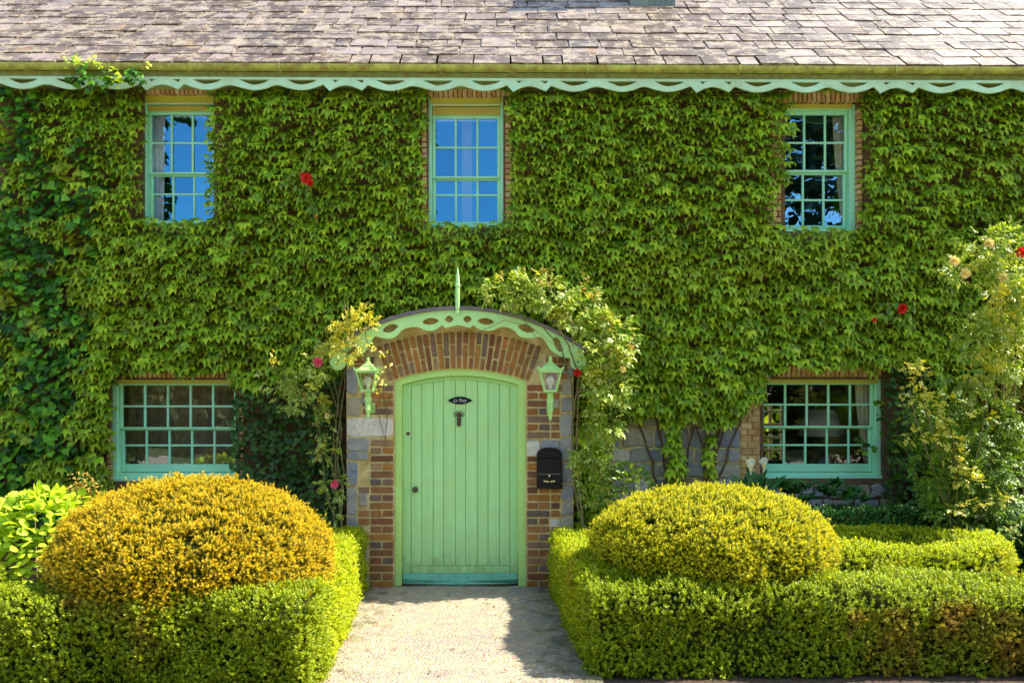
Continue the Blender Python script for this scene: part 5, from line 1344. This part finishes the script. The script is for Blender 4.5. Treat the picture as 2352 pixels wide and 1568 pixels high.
for i, (px, py) in enumerate(((1795,1150), (1845,1158), (1905,1150), (1960,1160), (1500,1180))):
    th = thing('rhododendron', P(px, 1230, 7.8), ('dark low shrub beside the calla lily leaves', 'dark low shrub under the middle of the right ground floor window, left of its centre', 'dark low shrub under the centre of the right ground floor window', 'dark low shrub under the right end of the right ground floor window', 'dark low shrub at the foot of the stone wall behind the lemon gold dome')[i], 'shrub', 'low dark shrubs at the wall foot')
    for q in range(5): blade_plant(th, px+random.uniform(-22,22), py-random.uniform(0,38), 7.78+random.uniform(-.06,.06), 11, .13, .045, M['rhodo'], lean=1.0, up=.5)
    canes(th, [[(px, 1235, 7.85), (px+random.uniform(-10,10), py-10, 7.8)]], .008, 'twig', 'stem')
under = thing('viburnum', P(1440, 1200, 7.75), 'leafy green shrub between the climbing rose and the bare stone wall', 'shrub')
n = 330; u = rand_unit(n); Pn = np.array(P(1440, 1140, 7.75)) + u*np.array([.22,.14,.28])
R = frames(u+rng.normal(0,.5,(n,3)), np.stack([rng.normal(0,.4,n), -np.ones(n)*.6, np.ones(n)*.8], axis=1)); leaves(under, Pn, R, rng.uniform(.05,.08,n), OVAL, M['rosed'], 60)
canes(under, [[(1440,1230,7.8),(1445,1130,7.75)]], .006, 'twig', 'stem')

# litter on the path
n = 130; xs = rng.uniform(-1.25, .4, n); xs = np.where(rng.uniform(size=n) < .5, np.where(xs < -.4, -1.2+np.abs(rng.normal(0,.12,n)), .38-np.abs(rng.normal(0,.12,n))), xs)
Pn = np.stack([xs, rng.uniform(-2.75, -.02, n), np.full(n, .024)], axis=1)
o = cloud('fallen_leaves', Pn, frames(rand_unit(n)*np.array([1,1,.1]), rand_unit(n)*.3+np.array([0,0,1.])), rng.uniform(.012,.035,n), OVAL[0], OVAL[1], leafmat('dead_leaf', [(.16,.07,.02,1), (.30,.16,.05,1), (.10,.10,.02,1)], .8, .1), None, True)
tag(o, 'few small brown leaves fallen on the pale path', 'leaves')
# low kerb at the bottom right
b = MB()
M['kerb'] = solid('mossy_kerb', [(.06,.055,.045,1), (.10,.09,.07,1)], .95, 8, dirt=(.05,.05,.02,1), dirt_amt=.6)
t = thing('stone_kerb', (2.5, -2.62, 0), 'low grey stone kerb before the partly browned hedge at the bottom right', 'kerb')
x = 1.9
while x < 5.6:
    w = random.uniform(.5, .8); b = MB(); b.box(x, x+w-.012, -2.95, -2.79, -.05, .022+random.uniform(0,.006), .008); b.build('stone', M['kerb'], t); x += w

# ------------------------------------------------------------------ the far side of the drive (seen mirrored in the panes) and the garden behind the house
def tree(name, x, y, h, r, crown_z, label, mat, n=5200, flat=False, trunk=.3):
    t = thing(name, (x, y, 0), label, 'tree')
    b = MB(); b.tube([(x, y, -.1), (x+.1, y, h*.4), (x, y+.1, h*.9)], trunk, 8, trunk*.3)
    for k in range(14):
        a = k*2.4; z = crown_z + (h-crown_z)*k/15; rr = r*(1-.65*(z-crown_z)/(h-crown_z)); b.tube([(x, y, z), (x+rr*.6*math.cos(a), y+rr*.6*math.sin(a), z+.3), (x+rr*.95*math.cos(a), y+rr*.95*math.sin(a), z+.15)], trunk*.3, 5, .03)
    b.build('trunk', M['twig'], t)
    nb = 60; cb = []
    for k in range(nb):
        a = k*2.4; f = (k+.5)/nb; z = crown_z + (h-crown_z)*f; rr = r*(1-.7*f)**.8 if flat else r*math.sin(math.pi*(.15+.85*f))**.7
        q = random.uniform(.35,1); cb.append((x+rr*q*math.cos(a), y+rr*q*math.sin(a), z, .35+.5*rr*.35))
    cb = np.array(cb); k = rng.integers(0, nb, n); u = rng.normal(0,.5,(n,3))
    Pn = cb[k,:3] + u*cb[k,3:4]*np.array([1.3,1.3,.28 if flat else .8])
    Rr = frames(rand_unit(n)*np.array([1,1,.4]), rand_unit(n)+np.array([0,0,.8])); cloud('crown', Pn, Rr, rng.uniform(.25,.55,n), OVAL[0]*np.array([1.6 if not flat else .9,1,1]), OVAL[1], mat, t)
tree('cedar_tree', 12.5, -20.5, 14.5, 9.5, 2.2, 'broad dark cedar across the drive, mirrored in the right upper window', M['conifer'], 15000, True, .45)
tree('garden_tree', -14, -21, 6.6, 4.5, 1.0, 'rounded tree across the drive left of the path line', M['treeleaf'], 7000)
tree('garden_tree', -5.5, -22, 6.2, 4.2, 1.0, 'rounded tree across the drive mirrored in the left ground floor window', M['treeleaf'], 7000)
tree('garden_tree', 2.5, -24, 6.4, 4.2, 1.0, 'rounded tree across the drive straight opposite the door', M['treeleaf'], 7000)
hedge_far = thing('garden_hedge', (0, -17, 0), 'long rough hedge across the drive, opposite the cottage', 'hedge')
n = 16000; Pn = np.stack([rng.uniform(-26,26,n), -17+rng.normal(0,.35,n), rng.uniform(0,2.3,n)], axis=1)
cloud('foliage', Pn, frames(rand_unit(n), rand_unit(n)+np.array([0,.5,.5])), rng.uniform(.16,.34,n), OVAL[0]*np.array([1.6,1,1]), OVAL[1], M['treeleaf'], hedge_far)
b = MB(); b.box(-26, 26, -17.3, -16.8, -.05, 1.9); b.build('branches', M['core'], hedge_far)
back = thing('garden_hedge', (3.8, 8.5, 0), 'bright hedge behind the house seen through the rear window', 'hedge')
n = 3000; Pn = np.stack([rng.uniform(1,7,n), 8.5+rng.normal(0,.3,n), rng.uniform(0,2.4,n)], axis=1)
cloud('foliage', Pn, frames(rand_unit(n), rand_unit(n)+np.array([0,-.5,.5])), rng.uniform(.12,.25,n), OVAL[0]*np.array([1.6,1,1]), OVAL[1], M['hydr'], back)
b = MB(); b.box(1, 7, 8.4, 8.7, -.05, 2.1); b.build('branches', M['core'], back)
sc.cycles.max_bounces = 8; sc.cycles.transparent_max_bounces = 12
